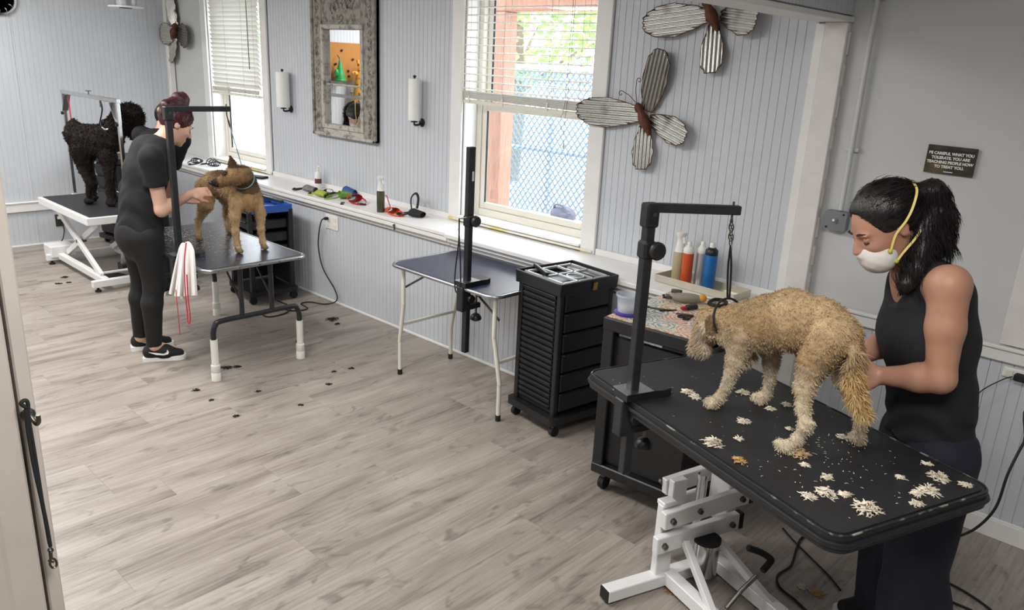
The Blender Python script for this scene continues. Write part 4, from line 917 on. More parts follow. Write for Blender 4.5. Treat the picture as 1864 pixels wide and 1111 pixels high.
muzzle((-7.28, 3.52, LZ), .3, m_mblk, 'black basket dog muzzle on the ledge by far window', .06, .07, True, m_blkfab)
muzzle((-7.50, 3.47, LZ), 2.2, m_mblk, 'flatter black basket dog muzzle in the ledge corner', .05, .05, True, m_blkfab)
bp_ = tag(MB().box((-6.40, 3.52, LZ+.010), (.16, .09, .018), rotm(0, 0, .3), .006).build('dark_pouch', m_blkfab), 'flat dark pouch on the ledge behind the brown dog', 'pouch')
pump_bottle((lp_(595, 342)[0], 3.655, LZ), 'white pump bottle with dark label on the ledge', .19)
MB().lathe([(.0285, .045), (.0285, .085)], (0, 0, 0), 16).build('label', M('maroon label', srgb(120, 60, 60), .5, var=.4, scale=40), bpy.data.objects['pump_bottle'], 50)
def spray(loc, h, r, body, cap, label, lab=None, grp=None):
    t = thing('spray_bottle', label, 'spray bottle', loc, random.uniform(0, 3), grp)
    MB().lathe([(r*.96, 0), (r, .004), (r, h*.55), (r*.9, h*.60)], (0, 0, 0), 20).build('bottle', body, t, 50)
    MB().lathe([(r*.92, h*.60), (r*.80, h*.66), (r*.62, h*.80), (r*.60, h*.90), (r*.85, h*.93), (r*.85, h), (r*.2, h)], (0, 0, 0), 20).build('trigger_head', cap, t, 50)
    MB().box((0, -r*.85, h*.85), (.014, .012, h*.14), rotm(-.25), .003).build('trigger', cap, t)
    if lab: MB().lathe([(r+.0008, h*.10), (r+.0008, h*.48)], (0, 0, 0), 20).build('label', lab, t, 50)
    return t
m_dgreen = M('dark green glassy plastic', srgb(46, 52, 40), .25, col2=srgb(90, 92, 70), scale=18, stretch=(3, 3, .4))
spray(lp_(693, 386), .26, .029, m_dgreen, m_pvc, 'dark green spray bottle with white head on the ledge')
cmb = thing('steel_comb', 'small steel comb lying near the ledge front edge', 'comb', (lp_(625, 371)[0], 3.425, LZ), -.7)
MB().box((0, 0, .003), (.11, .010, .004), None, .001).build('spine', m_steel, cmb)
tn = MB()
for k in range(26): tn.box((-.052+k*.0042, -.012, .003), (.0016, .016, .002))
tn.build('teeth', m_steel, cmb, kind='stuff')
rp_ = lp_(673, 371); tag(MB().tube([(rp_[0]+.045*cos(a), 3.52+.022*sin(a), LZ+.004) for a in np.linspace(0, 2*pi, 28, endpoint=False)], .003, 6, True).build('elastic_band', m_rub, None, 70), 'thin dark elastic ring lying beside the green spray bottle', 'band')
lk = thing('ledge_latch', 'small dark latch on the ledge moulding', 'latch', (ony(717, 410, 3.37)[0], 3.378, .775))
MB().box((0, -.004, 0), (.010, .010, .045), None, .002).build('plate', m_steel, lk); MB().sph((0, -.012, .014), .007, 8, 6).build('knob', m_steel, lk)
# tray with bottles
m_tray = M('brushed beige metal', srgb(206, 200, 182), .3, .5, var=.1)
ty = thing('metal_tray', 'shallow pale metal tray holding spray bottles on the ledge', 'tray', (-1.955, 3.565, LZ), radians(-3))
MB().box((0, 0, .004), (.47, .155, .004)).build('tray_floor', m_tray, ty)
for sy in (-1, 1): MB().box((0, sy*.079, .022), (.482, .004, .040), rotm(sy*-.12), .001).build('tray_side', m_tray, ty)
for sx in (-1, 1): MB().box((sx*.238, 0, .022), (.004, .155, .040), rotm(0, sx*.12, 0), .001).build('tray_end', m_tray, ty)
def aerosol(loc, h, r, body, top, label):
    t = thing('aerosol_can', label, 'spray can', loc, random.uniform(0, 3))
    MB().lathe([(r*.95, 0), (r, .003), (r, h*.72), (r*.97, h*.74)], (0, 0, 0), 22).build('can', body, t, 50)
    MB().lathe([(r*.97, h*.74), (r, h*.75), (r*.98, h*.84), (r*.55, h*.90)], (0, 0, 0), 22).build('shoulder', top, t, 50)
    MB().lathe([(r*.45, h*.885), (r*.42, h*.97), (r*.3, h)], (0, 0, 0), 14).build('nozzle', m_pvc, t, 50)
    return t
m_horse = M('beige horse print', srgb(176, 164, 128), .45, col2=srgb(98, 48, 30), scale=14, thresh=(.55, .62), stretch=(1, 1, .6))
m_ored = M('orange red can', srgb(206, 84, 46), .3, col2=srgb(226, 200, 190), scale=16, thresh=(.60, .66))
m_lbl = M('blue can', srgb(40, 110, 180), .3, .2, col2=srgb(120, 170, 210), scale=9, thresh=(.55, .7))
m_navy = M('dark navy cap', srgb(24, 26, 36), .4)
spray((-2.125, 3.60, LZ+.006), .265, .033, m_horse, m_pvc, 'tall white-headed spray bottle with beige print in metal tray')
aerosol((-2.052, 3.565, LZ+.006), .23, .029, m_ored, m_pvc, 'orange red aerosol can with white cap in metal tray')
aerosol((-2.000, 3.612, LZ+.006), .235, .027, M('silver can', srgb(190, 190, 192), .3, .5), m_pvc, 'silver aerosol can behind the orange red can')
aerosol((-1.93, 3.585, LZ+.006), .245, .033, m_lbl, m_navy, 'blue aerosol can with dark shoulder in metal tray')
# ------------------------------------------------------------------ things on the patterned cart
cz = CZ+.003
def cw_(x, y): p = onz(x, y, cz); return (p[0], p[1], cz)
m_clear = M('clear plastic', srgb(214, 220, 232), .15, alpha=.45); m_purple = M('purple plastic', srgb(70, 52, 150), .4)
tb = thing('plastic_tub', 'clear plastic tub with purple base holding white fluff', 'tub', cw_(1142, 572))
MB().lathe([(.058, 0), (.060, .004), (.060, .012), (.052, .014)], (0, 0, 0), 26).build('purple_lid', m_purple, tb, 50)
MB().lathe([(.046, .014), (.050, .05), (.055, .085), (.058, .087), (.058, .095), (.054, .095), (.048, .05), (.044, .016)], (0, 0, 0), 26).build('cup', m_clear, tb, 50)
MB().sph((0, 0, .030), (.040, .040, .016), 14, 8).build('contents', m_paper, tb, 60)
cl = thing('hair_clipper', 'grey hair clipper with yellow end on the patterned mat', 'clipper', cw_(1248, 552), radians(38))
m_clip = M('grey beige plastic', srgb(150, 144, 132), .4, var=.1)
MB().sph((0, 0, .026), (.085, .026, .024), 18, 12).build('body', m_clip, cl, 60); MB().sph((.075, 0, .030), (.022, .022, .018), 12, 8).build('end_cap', M('amber plastic', srgb(214, 150, 40), .4), cl, 60)
MB().box((-.085, 0, .026), (.03, .042, .016), None, .003).build('blade', m_steel, cl); MB().box((-.105, 0, .026), (.012, .046, .008), None, .001).build('blade_teeth', m_rub, cl)
def slim(name, label, cat, a, b, w, h, mat, extra=None):
    p0, p1 = np.array(cw_(*a)), np.array(cw_(*b)); t = thing(name, label, cat, tuple((p0+p1)/2), math.atan2(p1[1]-p0[1], p1[0]-p0[0])); L = np.linalg.norm(p1-p0)
    MB().box((-.15*L, 0, h/2), (.7*L, w, h), None, min(w, h)*.3).build('handle', mat, t)
    MB().box((.35*L, 0, h*.5), (.3*L, w*.7, h*.6), None, h*.15).build('tip', extra or m_steel, t); return t
slim('thinning_comb', 'slim black comb lying on the patterned mat', 'comb', (1200, 567), (1232, 566), .010, .007, m_rub, m_rub)
slim('slicker_brush', 'black and red brush beside the grey clipper', 'brush', (1268, 562), (1240, 566), .030, .022, m_blk, m_red)
slim('nail_file', 'thin silver tool in front of the grey clipper', 'tool', (1230, 572), (1262, 575), .012, .006, m_steel)
slim('hand_brush', 'second black brush lying behind the grey clipper', 'brush', (1275, 550), (1250, 545), .028, .02, m_blk)
def scissors(label, at, rz, s=1.0):
    t = thing('scissors', label, 'scissors', cw_(*at), rz)
    for sg_ in (-1, 1):
        MB().bar((0, sg_*.002, .004), (.085*s, sg_*.008, .004), .009, .003).build('blade', m_steel, t)
        c_ = np.array([-.055*s, sg_*.018, .005]); o = MB().tube([c_+[.016*cos(a), .012*sin(a), 0] for a in np.linspace(0, 2*pi, 16, endpoint=False)], .0035, 6, True); o.tube([(0, -sg_*.002, .005), c_+[.016, 0, 0]], .0035, 6); o.build('handle', m_rub, t, 60)
    return t
scissors('dark-handled scissors on the mat between tub and clipper', (1182, 561), radians(20))
scissors('second pair of scissors lying nearest the tan dog head', (1262, 578), radians(70))
pk = thing('blade_case', 'small grey metal blade lying at the far mat corner', 'blade', cw_(1230, 533), .5)
MB().box((0, 0, .008), (.045, .035, .014), None, .003).build('blade', m_steel, pk); MB().box((.025, 0, .008), (.012, .038, .008), None, .001).build('teeth', m_rub, pk)
hs = tag(MB().tube(smooth_path([np.array(cw_(*p))+[0, 0, .01] for p in ((1290, 556), (1300, 549), (1315, 550), (1322, 556), (1308, 561))], 5, True), .008, 7, True).build('cable_loop', m_rub, None, 70), 'black clipper cable coiled on the mat by tan dog', 'cable')
# pump bottles seen below the brown dog on the trolley shelf
for x_, lab in ((-.07, 'clear pump bottle nearest the corner on trolley base'), (.0, 'second clear pump bottle on trolley base')):
    pass
for i, (xx_, yy_) in enumerate(((443, 425), (455, 425))):
    p = onz(xx_, yy_, .46); pump_bottle((p[0], p[1], .347), 'white pump bottle on the trolley shelf below the brown dog', .16, None, 'pump bottles on the trolley shelf')
# ------------------------------------------------------------------ smooth-blended bodies (signed distance field -> surface nets)
class SDF:
    def __init__(s): s.p = []
    def cone(s, a, b, r1, r2=None, k=.03, lat=None, q=1.0, op='+', clip=None):
        r2 = r1 if r2 is None else r2; a = np.array(a, float); b = np.array(b, float)
        R = max(r1, r2)*max(1, q); s.p.append((op, k, np.minimum(a, b)-R, np.maximum(a, b)+R, ('c', a, b, r1, r2, None if lat is None else unit(lat), q), clip)); return s
    def ell(s, c, r, axes=None, k=.03, op='+', clip=None):
        c = np.array(c, float); A = np.eye(3) if axes is None else np.array([unit(x) for x in axes]); r = np.array(r, float); R = r.max()
        s.p.append((op, k, c-R, c+R, ('e', c, r, A), clip)); return s
    def chain(s, pts, rs, k=.03, **kw):
        for i in range(len(pts)-1): s.cone(pts[i], pts[i+1], rs[i], rs[i+1], k, **kw)
        return s
    def mesh(s, h, disp=None, smooth=1):
        lo = np.min([p[2] for p in s.p if p[0] == '+'], 0)-4*h; hi = np.max([p[3] for p in s.p if p[0] == '+'], 0)+4*h
        n = np.ceil((hi-lo)/h).astype(int)+1; D = np.full(n, .5, np.float32)
        ax = [(lo[i]+h*np.arange(n[i])).astype(np.float32) for i in range(3)]
        for op, k, a, b, g, clip in s.p:
            pad = k+3*h; i0 = np.clip(np.floor((a-pad-lo)/h).astype(int), 0, n-1); i1 = np.clip(np.ceil((b+pad-lo)/h).astype(int)+1, 1, n)
            if np.any(i1 <= i0): continue
            X, Y, Z = np.meshgrid(ax[0][i0[0]:i1[0]], ax[1][i0[1]:i1[1]], ax[2][i0[2]:i1[2]], indexing='ij')
            if g[0] == 'c':
                _, A, B, r1, r2, lat, q = g
                PX, PY, PZ = X-A[0], Y-A[1], Z-A[2]; BA = B-A
                if lat is not None:
                    t = (PX*lat[0]+PY*lat[1]+PZ*lat[2])*(1/q-1); PX = PX+t*lat[0]; PY = PY+t*lat[1]; PZ = PZ+t*lat[2]; BA = BA+(BA@lat)*(1/q-1)*lat
                L2 = max(BA@BA, 1e-9); t = np.clip((PX*BA[0]+PY*BA[1]+PZ*BA[2])/L2, 0, 1)
                d = np.sqrt((PX-t*BA[0])**2+(PY-t*BA[1])**2+(PZ-t*BA[2])**2)-(r1+(r2-r1)*t)
            else:
                _, c, r, A = g; PX, PY, PZ = X-c[0], Y-c[1], Z-c[2]
                u = [(PX*A[i][0]+PY*A[i][1]+PZ*A[i][2]) for i in range(3)]
                k0 = np.sqrt(sum((u[i]/r[i])**2 for i in range(3))); k1 = np.sqrt(sum((u[i]/r[i]**2)**2 for i in range(3))); d = k0*(k0-1)/np.maximum(k1, 1e-6)
            if clip:
                for pt, nn in clip: nn = unit(nn); d = np.maximum(d, (X-pt[0])*nn[0]+(Y-pt[1])*nn[1]+(Z-pt[2])*nn[2])
            S = D[i0[0]:i1[0], i0[1]:i1[1], i0[2]:i1[2]]; d = d.astype(np.float32)
            if op == '+': hh = np.maximum(k-np.abs(S-d), 0)/k; S[...] = np.minimum(S, d)-hh*hh*k*.25
            else: d = -d; hh = np.maximum(k-np.abs(S-d), 0)/k; S[...] = np.maximum(S, d)+hh*hh*k*.25
        if disp is not None:
            near = np.argwhere(np.abs(D) < .02); P = lo+near*h; D[tuple(near.T)] += disp(P).astype(np.float32)
        I = (D < 0); c = I[:-1, :-1, :-1].astype(np.int8)
        tot = sum(I[dx:I.shape[0]-1+dx, dy:I.shape[1]-1+dy, dz:I.shape[2]-1+dz].astype(np.int8) for dx in (0, 1) for dy in (0, 1) for dz in (0, 1))
        act = np.argwhere((tot > 0) & (tot < 8)); idg = np.full(tot.shape, -1, np.int32); idg[tuple(act.T)] = np.arange(len(act))
        cn = [(dx, dy, dz) for dx in (0, 1) for dy in (0, 1) for dz in (0, 1)]
        val = np.stack([D[act[:, 0]+a, act[:, 1]+b, act[:, 2]+e] for a, b, e in cn], 1)
        acc = np.zeros((len(act), 3)); cnt = np.zeros(len(act))
        for i in range(8):
            for j in range(i+1, 8):
                df = np.array(cn[j])-np.array(cn[i])
                if np.abs(df).sum() != 1: continue
                a, b = val[:, i], val[:, j]; m = (a < 0) != (b < 0); t = a/np.where(np.abs(a-b) < 1e-9, 1, a-b)
                acc[m] += (np.array(cn[i])+t[m, None]*df); cnt[m] += 1
        V = lo+h*(act+acc/np.maximum(cnt, 1)[:, None]); F = []
        for axn, (o1, o2) in ((0, (1, 2)), (1, (2, 0)), (2, (0, 1))):
            sl0 = [slice(None)]*3; sl1 = [slice(None)]*3; sl0[axn] = slice(0, -1); sl1[axn] = slice(1, None)
            e = np.argwhere(I[tuple(sl0)] != I[tuple(sl1)]); e = e[(e[:, o1] > 0) & (e[:, o2] > 0) & (e[:, o1] < idg.shape[o1]) & (e[:, o2] < idg.shape[o2])]
            if not len(e): continue
            def gid(d1, d2): q = e.copy(); q[:, o1] -= d1; q[:, o2] -= d2; return idg[tuple(q.T)]
            quad = np.stack([gid(1, 1), gid(0, 1), gid(0, 0), gid(1, 0)], 1); fl_ = ~I[tuple(e.T)]; quad[fl_] = quad[fl_][:, ::-1]; F.append(quad)
        F = np.concatenate(F); F = F[(F >= 0).all(1)]
        for _ in range(smooth):
            S = np.zeros_like(V); w = np.zeros(len(V))
            for i in range(4): a, b = F[:, i], F[:, (i+1) % 4]; np.add.at(S, a, V[b]); np.add.at(w, a, 1); np.add.at(S, b, V[a]); np.add.at(w, b, 1)
            V = .5*V+.5*S/np.maximum(w, 1)[:, None]
        return V, F
def sdf_obj(name, sdf, h, mat, parent, disp=None, smooth=1, colf=None, label=None, keep=False):
    V, F = sdf.mesh(h, disp, smooth)
    if parent is not None: off = np.array(parent.matrix_world.translation) if False else np.array(parent['_org']) if '_org' in parent else np.zeros(3); V = V-off
    else: off = np.zeros(3)
    me = bpy.data.meshes.new(name); me.vertices.add(len(V)); me.vertices.foreach_set('co', V.ravel()); me.loops.add(F.size); me.loops.foreach_set('vertex_index', F.ravel().astype(np.int32))
    me.polygons.add(len(F)); me.polygons.foreach_set('loop_start', np.arange(0, F.size, 4, dtype=np.int32)); me.update(calc_edges=True); me.validate()
    col = colf(V+off) if colf else None
    o = mk(name, me, mat, parent, 180, None, label, col)
    return (o, V+off) if keep else o
def figure(name, label, cat, loc):
    t = thing(name, label, cat, loc); t['_org'] = [float(x) for x in loc]; return t
def noise3(P, f, seed=0):
    r = np.random.RandomState(seed); o = np.zeros(len(P))
    for i in range(5): d = r.normal(size=3); o += np.sin(P@(d*f*(1+.35*i))+r.uniform(0, 6.28))/(1+.5*i)
    return o/2.4
def add_fur(body, name, mat, parent, n, lenf, colf, flowf, wid=.0016, droop=.25, rnd=.35, seed=1, curl=0.0):
    rs = np.random.RandomState(seed); me = body.data; m = len(me.polygons)
    ctr = np.empty(m*3); me.polygons.foreach_get('center', ctr); ctr = ctr.reshape(-1, 3); nr = np.empty(m*3); me.polygons.foreach_get('normal', nr); nr = nr.reshape(-1, 3)
    off = np.array(parent['_org']); L = lenf(ctr+off); pr = np.maximum(L, 1e-4)**.5; pr = np.where(L <= 0, 0, pr); idx = rs.choice(m, n, p=pr/pr.sum())
    P = ctr[idx]+rs.normal(size=(n, 3))*.0025; N = nr[idx]; Lk = L[idx]*(.6+.7*rs.rand(n)); fl_ = flowf(P+off, N)
    d1 = N*.55+fl_*.8+rs.normal(size=(n, 3))*rnd; d1 /= np.linalg.norm(d1, axis=1)[:, None]
    d2 = d1+np.array([0, 0, -droop])-N*.25+rs.normal(size=(n, 3))*(rnd*.6+curl); d2 /= np.linalg.norm(d2, axis=1)[:, None]
    sd = np.cross(d1, rs.normal(size=(n, 3))); sd /= np.linalg.norm(sd, axis=1)[:, None]; w = wid*(.7+.6*rs.rand(n))[:, None]
    mid = P+d1*(Lk*.5)[:, None]; tip = mid+d2*(Lk*.5)[:, None]; P = P-N*.002
    V = np.stack([P-sd*w, P+sd*w, mid+sd*w*.8, mid-sd*w*.8, tip], 1).reshape(-1, 3)
    b = np.arange(n)*5; q = np.stack([b, b+1, b+2, b+3], 1); t = np.stack([b+3, b+2, b+4], 1)
    lp_i = np.concatenate([q.ravel(), t.ravel()]).astype(np.int32); st = np.concatenate([np.arange(n)*4, 4*n+np.arange(n)*3]).astype(np.int32)
    fm = bpy.data.meshes.new(name); fm.vertices.add(len(V)); fm.vertices.foreach_set('co', V.ravel()); fm.loops.add(len(lp_i)); fm.loops.foreach_set('vertex_index', lp_i); fm.polygons.add(2*n); fm.polygons.foreach_set('loop_start', st); fm.update(calc_edges=True)
    c = np.repeat(colf(P+off)*(.82+.36*rs.rand(n))[:, None], 5, 0)
    return mk(name, fm, mat, parent, None, 'stuff', None, c)
m_fur = M('dog coat', (.5, .4, .3), .8, attr=True, var=.22, scale=38, bump=.6, bscale=90, spec=.2)
m_strand = M('dog fur strands', (.5, .4, .3), .75, attr=True, spec=.25)
m_nose = M('dog nose', srgb(26, 22, 22), .35); m_eye = M('dark eye', srgb(20, 14, 10), .12)
def lerp(a, b, t): t = np.clip(t, 0, 1)[:, None]; return np.array(a)*(1-t)+np.array(b)*t
rgb = lambda *c: np.array(srgb(*c))

# ------------------------------------------------------------------ tan dog on the front table
pdp = np.array([-.79, 2.30, 0]); ddp = unit([-.34, .10, 0]); ndp = np.array([ddp[1], -ddp[0], 0])     # ndp points away from the camera
kd = lambda x, y, o=0.0: onplane(x, y, pdp+ndp*o, ndp)
dog4 = figure('tan_dog', 'shaggy tan dog standing head down on the front table', 'dog', (-.95, 2.35, T4Z))
S = SDF(); lat = ndp
S.chain([kd(1342, 600), kd(1395, 590), kd(1440, 583), kd(1495, 592), kd(1532, 612)], [.080, .090, .094, .078, .064], .03, lat=lat, q=.84)
S.cone(kd(1352, 585), kd(1312, 588), .058, .048, .03); S.cone(kd(1350, 615, -.02), kd(1352, 640, -.01), .05, .035, .03)
S.ell(kd(1293, 590), (.048, .044, .048), (ddp, ndp, (0, 0, 1)), .03)
mz0_, mz1_ = kd(1283, 604, -.005), kd(1268, 634, -.01)
S.cone(mz0_, mz1_, .032, .022, .02); S.ell(kd(1282, 634, -.01), (.022, .026, .026), None, .015)
S.ell(kd(1287, 575, -.01), (.03, .04, .02), (ddp, ndp, (0, 0, 1)), .03)
for o_, ear in ((-.050, (1297, 600)), (.050, (1282, 580))): S.ell(kd(ear[0], ear[1], o_), (.024, .012, .040), (ddp, ndp, (0, 0, 1)), .012)
# legs (off < 0 is the side facing the camera)
nf = [kd(1352, 612, -.055), kd(1338, 658, -.066), kd(1322, 703, -.078), kd(1310, 724, -.084), kd(1294, 735, -.086)]
nf[3][2] = max(nf[3][2], T4Z+.03); nf[4] = onz(1296, 734, T4Z+.018)
S.chain(nf, [.046, .029, .0165, .0155, .015], .014); S.ell([nf[4][0]-.004, nf[4][1], T4Z+.018], (.030, .021, .016), (ddp, ndp, (0, 0, 1)), .012)
ff = [kd(1400, 612, .050), kd(1404, 655, .065), kd(1401, 690, .08), kd(1396, 714, .085), onz(1384, 726, T4Z+.018)]
S.chain(ff, [.046, .026, .016, .0155, .015], .014); S.ell([ff[4][0]-.008, ff[4][1], T4Z+.017], (.028, .021, .015), (ddp, ndp, (0, 0, 1)), .02)
nh = [kd(1513, 612, -.045), kd(1482, 660, -.065), kd(1465, 705, -.082), kd(1462, 745, -.095), kd(1466, 776, -.104), kd(1450, 800, -.110), onz(1432, 814, T4Z+.018)]
nh[5][2] = max(nh[5][2], T4Z+.028)
S.chain(nh, [.068, .048, .029, .018, .0165, .0155, .015], .016); S.ell([nh[6][0]-.014, nh[6][1]+.004, T4Z+.017], (.032, .021, .015), (ddp, ndp, (0, 0, 1)), .02); S.cone(nh[4], kd(1477, 772, -.104), .014, .009, .010)
fh = [kd(1536, 640, .045), kd(1542, 690, .075), kd(1558, 735, .10), kd(1568, 766, .12), onz(1562, 797, T4Z+.020)]
S.chain(fh, [.060, .038, .021, .017, .016], .014); S.ell([fh[4][0]-.004, fh[4][1], T4Z+.017], (.028, .021, .015), (ddp, ndp, (0, 0, 1)), .02)
tl = [kd(1549, 612), kd(1556, 640, -.03), kd(1552, 690, -.045), kd(1560, 730, -.05), kd(1572, 756, -.05)]
S.chain(tl, [.020, .017, .016, .015, .009], .012)
earc = kd(1296, 592, -.05); tailm = np.array(tl[2:]).mean(0)
def col4(P):
    s_ = (P-pdp)@ddp; z = P[:, 2]; n = noise3(P, 28, 4)*.5+.5
    c = lerp(rgb(160, 134, 98), rgb(190, 165, 128), n*1.1)
    c = np.where((z < 1.10)[:, None], lerp(rgb(206, 192, 166), rgb(174, 150, 114), (z-.93)/.20+.15*noise3(P, 40, 2)), c)
    pat = np.clip((noise3(P, 17, 9)-.25)*2, 0, 1)*(z > 1.06); c = c*(1-.28*pat[:, None])
    hd = np.linalg.norm(P-kd(1285, 606), axis=1); c = np.where((hd < .085)[:, None], lerp(rgb(212, 198, 174), rgb(182, 154, 114), noise3(P, 45, 3)*.5+.35), c)
    e = np.linalg.norm((P-earc)*[1, .6, 1], axis=1); c = np.where((e < .038)[:, None], rgb(126, 102, 78), c)
    tp = np.linalg.norm(P-kd(1288, 574), axis=1); c = np.where((tp < .035)[:, None], rgb(184, 126, 62), c)
    t = np.linalg.norm((P-tailm)*[1, 1, .45], axis=1); c = np.where((t < .05)[:, None], lerp(rgb(186, 152, 96), rgb(210, 182, 132), n), c)
    return c
b4 = sdf_obj('body', S, .0065, m_fur, dog4, lambda P: .0022*noise3(P, 60, 1)+.0022*noise3(P, 110, 5), 1, col4)
headc4 = kd(1280, 612); 
def len4(P):
    L = np.full(len(P), .0065); z = P[:, 2]
    L = np.where(z < .98, .008, L); L = np.where(z < .87, .009, L)
    L = np.where(np.linalg.norm(P-headc4, axis=1) < .085, .022, L)
    L = np.where(np.linalg.norm((P-tailm)*[1, 1, .5], axis=1) < .075, .032, L)
    L = np.where(np.linalg.norm(P-kd(1350, 655), axis=1) < .05, .03, L); return L
def flow4(P, N): f = np.tile(-ddp*.6+np.array([0, 0, -.55]), (len(P), 1)); h = np.linalg.norm(P-headc4, axis=1) < .085; f[h] = np.array([0, 0, -.7])+ddp*.4; return f
add_fur(b4, 'fur', m_strand, dog4, 42000, len4, col4, flow4, .0012, .3, .22)
MB().sph(mz1_+ddp*.022+np.array([0, 0, -.006])-np.array(dog4['_org']), (.014, .014, .011), 12, 8).build('nose', m_nose, dog4, 60)
for o_ in (-.034, .034): MB().sph(kd(1278, 598, o_)-np.array(dog4['_org']), .008, 10, 8).build('eye', m_eye, dog4, 60)
# noose on the tan dog
col_c = kd(1328, 582); nax = unit(kd(1352, 585)-kd(1312, 588)); sx_, sy_, _ = frame(nax)
ring = [col_c+.074*(cos(a)*sx_+sin(a)*sy_) for a in np.linspace(0, 2*pi, 30, endpoint=False)]
ntop = max(ring, key=lambda p: p[2])
armE = np.array(a4.location)+np.array([cos(radians(48)), sin(radians(48)), 0])*.275+np.array([0, 0, .64])
nz_ = thing('grooming_loop', 'black cord noose with metal snap holding the tan dog', 'leash', (0, 0, 0))
MB().tube(ring, .0042, 7, True).build('neck_loop', m_blkfab, nz_, 60)
dn = ntop-armE
for s in (-1, 1): MB().tube(smooth_path([armE+dn*.33, armE+dn*.6+np.array([.006*s, 0, 0]), ntop+np.array([.004*s, 0, .004])], 5), .0035, 6).build('cord', m_blkfab, nz_, 60)
for k_ in range(5):
    c_ = armE+dn*(.035+.06*k_); e_ = np.array([1, 0, 0]) if k_ % 2 else np.array([0, 1, 0]); dv_ = unit(dn)
    MB().tube([c_+.016*cos(a)*dv_+.008*sin(a)*e_ for a in np.linspace(0, 2*pi, 14, endpoint=False)], .0022, 6, True).build('chain_link', m_steel, nz_, 60)

# ------------------------------------------------------------------ brown dog
dog2 = figure('brown_dog', 'brown short-haired dog with dark muzzle and pricked ear', 'dog', (-4.75, 2.41, T2Z))
S = SDF(); Y_ = np.array([0, 1.0, 0])
S.chain([(-4.55, 2.395, 1.075), (-4.70, 2.405, 1.075), (-4.88, 2.415, 1.075), (-5.02, 2.43, 1.06)], [.104, .096, .078, .074], .03, lat=Y_, q=.86)
S.cone((-4.56, 2.40, 1.13), (-4.475, 2.345, 1.185), .078, .060, .03); S.ell((-4.52, 2.40, 1.03), (.055, .085, .09), None, .03)
hc2 = np.array([-4.455, 2.29, 1.185]); nose2 = onx(384, 333, -4.53)
S.ell(hc2, (.056, .066, .054), None, .02); S.cone(hc2+[-.012, -.045, -.014], nose2+[.006, .018, -.004], .034, .019, .02); S.cone(hc2+[-.01, -.03, -.036], nose2+[.012, .04, -.018], .024, .014, .015)
e1 = onx(419, 283, -4.45); S.cone(hc2+[.0, -.005, .045], e1, .026, .005, .015); S.ell(hc2+[.0, -.005, .07], (.012, .026, .034), None, .015)
S.cone(hc2+[.02, .05, .04], onx(455, 312, -4.41), .026, .006, .015); S.ell(hc2+[.03, .07, .035], (.016, .03, .022), None, .015)
for yy_, base in ((2.305, 0), (2.478, 1)):
    S.chain([(-4.52, yy_+(.03 if not base else -.03), 1.04), (-4.505, yy_, .93), (-4.50, yy_-.004, .83), (-4.495, yy_, .755), (-4.485, yy_, T2Z+.025)], [.052, .032, .022, .018, .017], .014); S.ell((-4.470, yy_, T2Z+.016), (.030, .021, .015), None, .012)
S.chain([(-4.99, 2.37, 1.03), (-4.93, 2.325, .93), (-4.985, 2.295, .82), (-4.96, 2.275, .755), (-4.945, 2.268, T2Z+.025)], [.074, .045, .021, .017, .017], .016); S.ell((-4.927, 2.265, T2Z+.016), (.030, .021, .015), None, .012)
S.chain([(-5.01, 2.48, 1.02), (-4.97, 2.515, .92), (-5.06, 2.525, .82), (-5.04, 2.525, .755), (-5.03, 2.525, T2Z+.025)], [.072, .045, .021, .017, .017], .016); S.ell((-5.012, 2.525, T2Z+.016), (.030, .021, .015), None, .012)
S.chain([(-5.09, 2.43, 1.07), (-5.17, 2.44, .98), (-5.19, 2.44, .86)], [.03, .022, .012], .02)
ax2 = unit((nose2-hc2)*[1, 1, 0]); pp2 = np.array([-ax2[1], ax2[0], 0]); pp2 = pp2 if pp2[0] > 0 else -pp2
def col2f(P):
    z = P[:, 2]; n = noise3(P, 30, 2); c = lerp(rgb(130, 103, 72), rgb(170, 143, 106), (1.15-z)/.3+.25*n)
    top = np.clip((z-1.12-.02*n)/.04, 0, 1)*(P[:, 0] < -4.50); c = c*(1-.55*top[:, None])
    nd_ = np.linalg.norm(P-nose2, axis=1); c = np.where((nd_ < .055)[:, None], lerp(rgb(34, 28, 26), rgb(96, 70, 46), (nd_-.03)/.03), c)
    chl = np.clip(1-np.linalg.norm((P-np.array([-4.44, 2.39, 1.0]))*[1, .8, 1], axis=1)/.10, 0, 1)[:, None]; c = c*(1-chl)+rgb(186, 150, 104)*chl
    bib = np.linalg.norm((P-np.array([-4.47, 2.40, 1.115]))*[1, .8, 1.3], axis=1); c = np.where((bib < .07)[:, None], lerp(rgb(86, 66, 46), c[0], np.zeros(len(P))), c)
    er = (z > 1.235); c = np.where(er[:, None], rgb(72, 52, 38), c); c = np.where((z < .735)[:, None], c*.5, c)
    ey = np.minimum(np.linalg.norm(P-(hc2+ax2*.045+pp2*.036+[0, 0, .018]), axis=1), np.linalg.norm(P-(hc2+ax2*.045-pp2*.036+[0, 0, .018]), axis=1)); c = np.where((ey < .022)[:, None], rgb(58, 42, 32), c)
    snt = np.clip(1-np.abs((P-(hc2+[-.02, -.07, .012]))@np.array([.3, 0, 1.0]))/.016, 0, 1)*(np.linalg.norm(P-(hc2+nose2)/2, axis=1) < .055); c = c*(1-.45*snt[:, None]); return c
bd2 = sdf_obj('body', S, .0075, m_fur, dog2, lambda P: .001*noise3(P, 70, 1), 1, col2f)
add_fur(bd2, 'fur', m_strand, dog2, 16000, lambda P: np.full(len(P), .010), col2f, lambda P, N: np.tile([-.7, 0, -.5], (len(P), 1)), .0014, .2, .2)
MB().sph(nose2-np.array(dog2['_org']), (.016, .014, .013), 12, 8).build('nose', m_nose, dog2, 60)
o_2 = np.array(dog2['_org'])
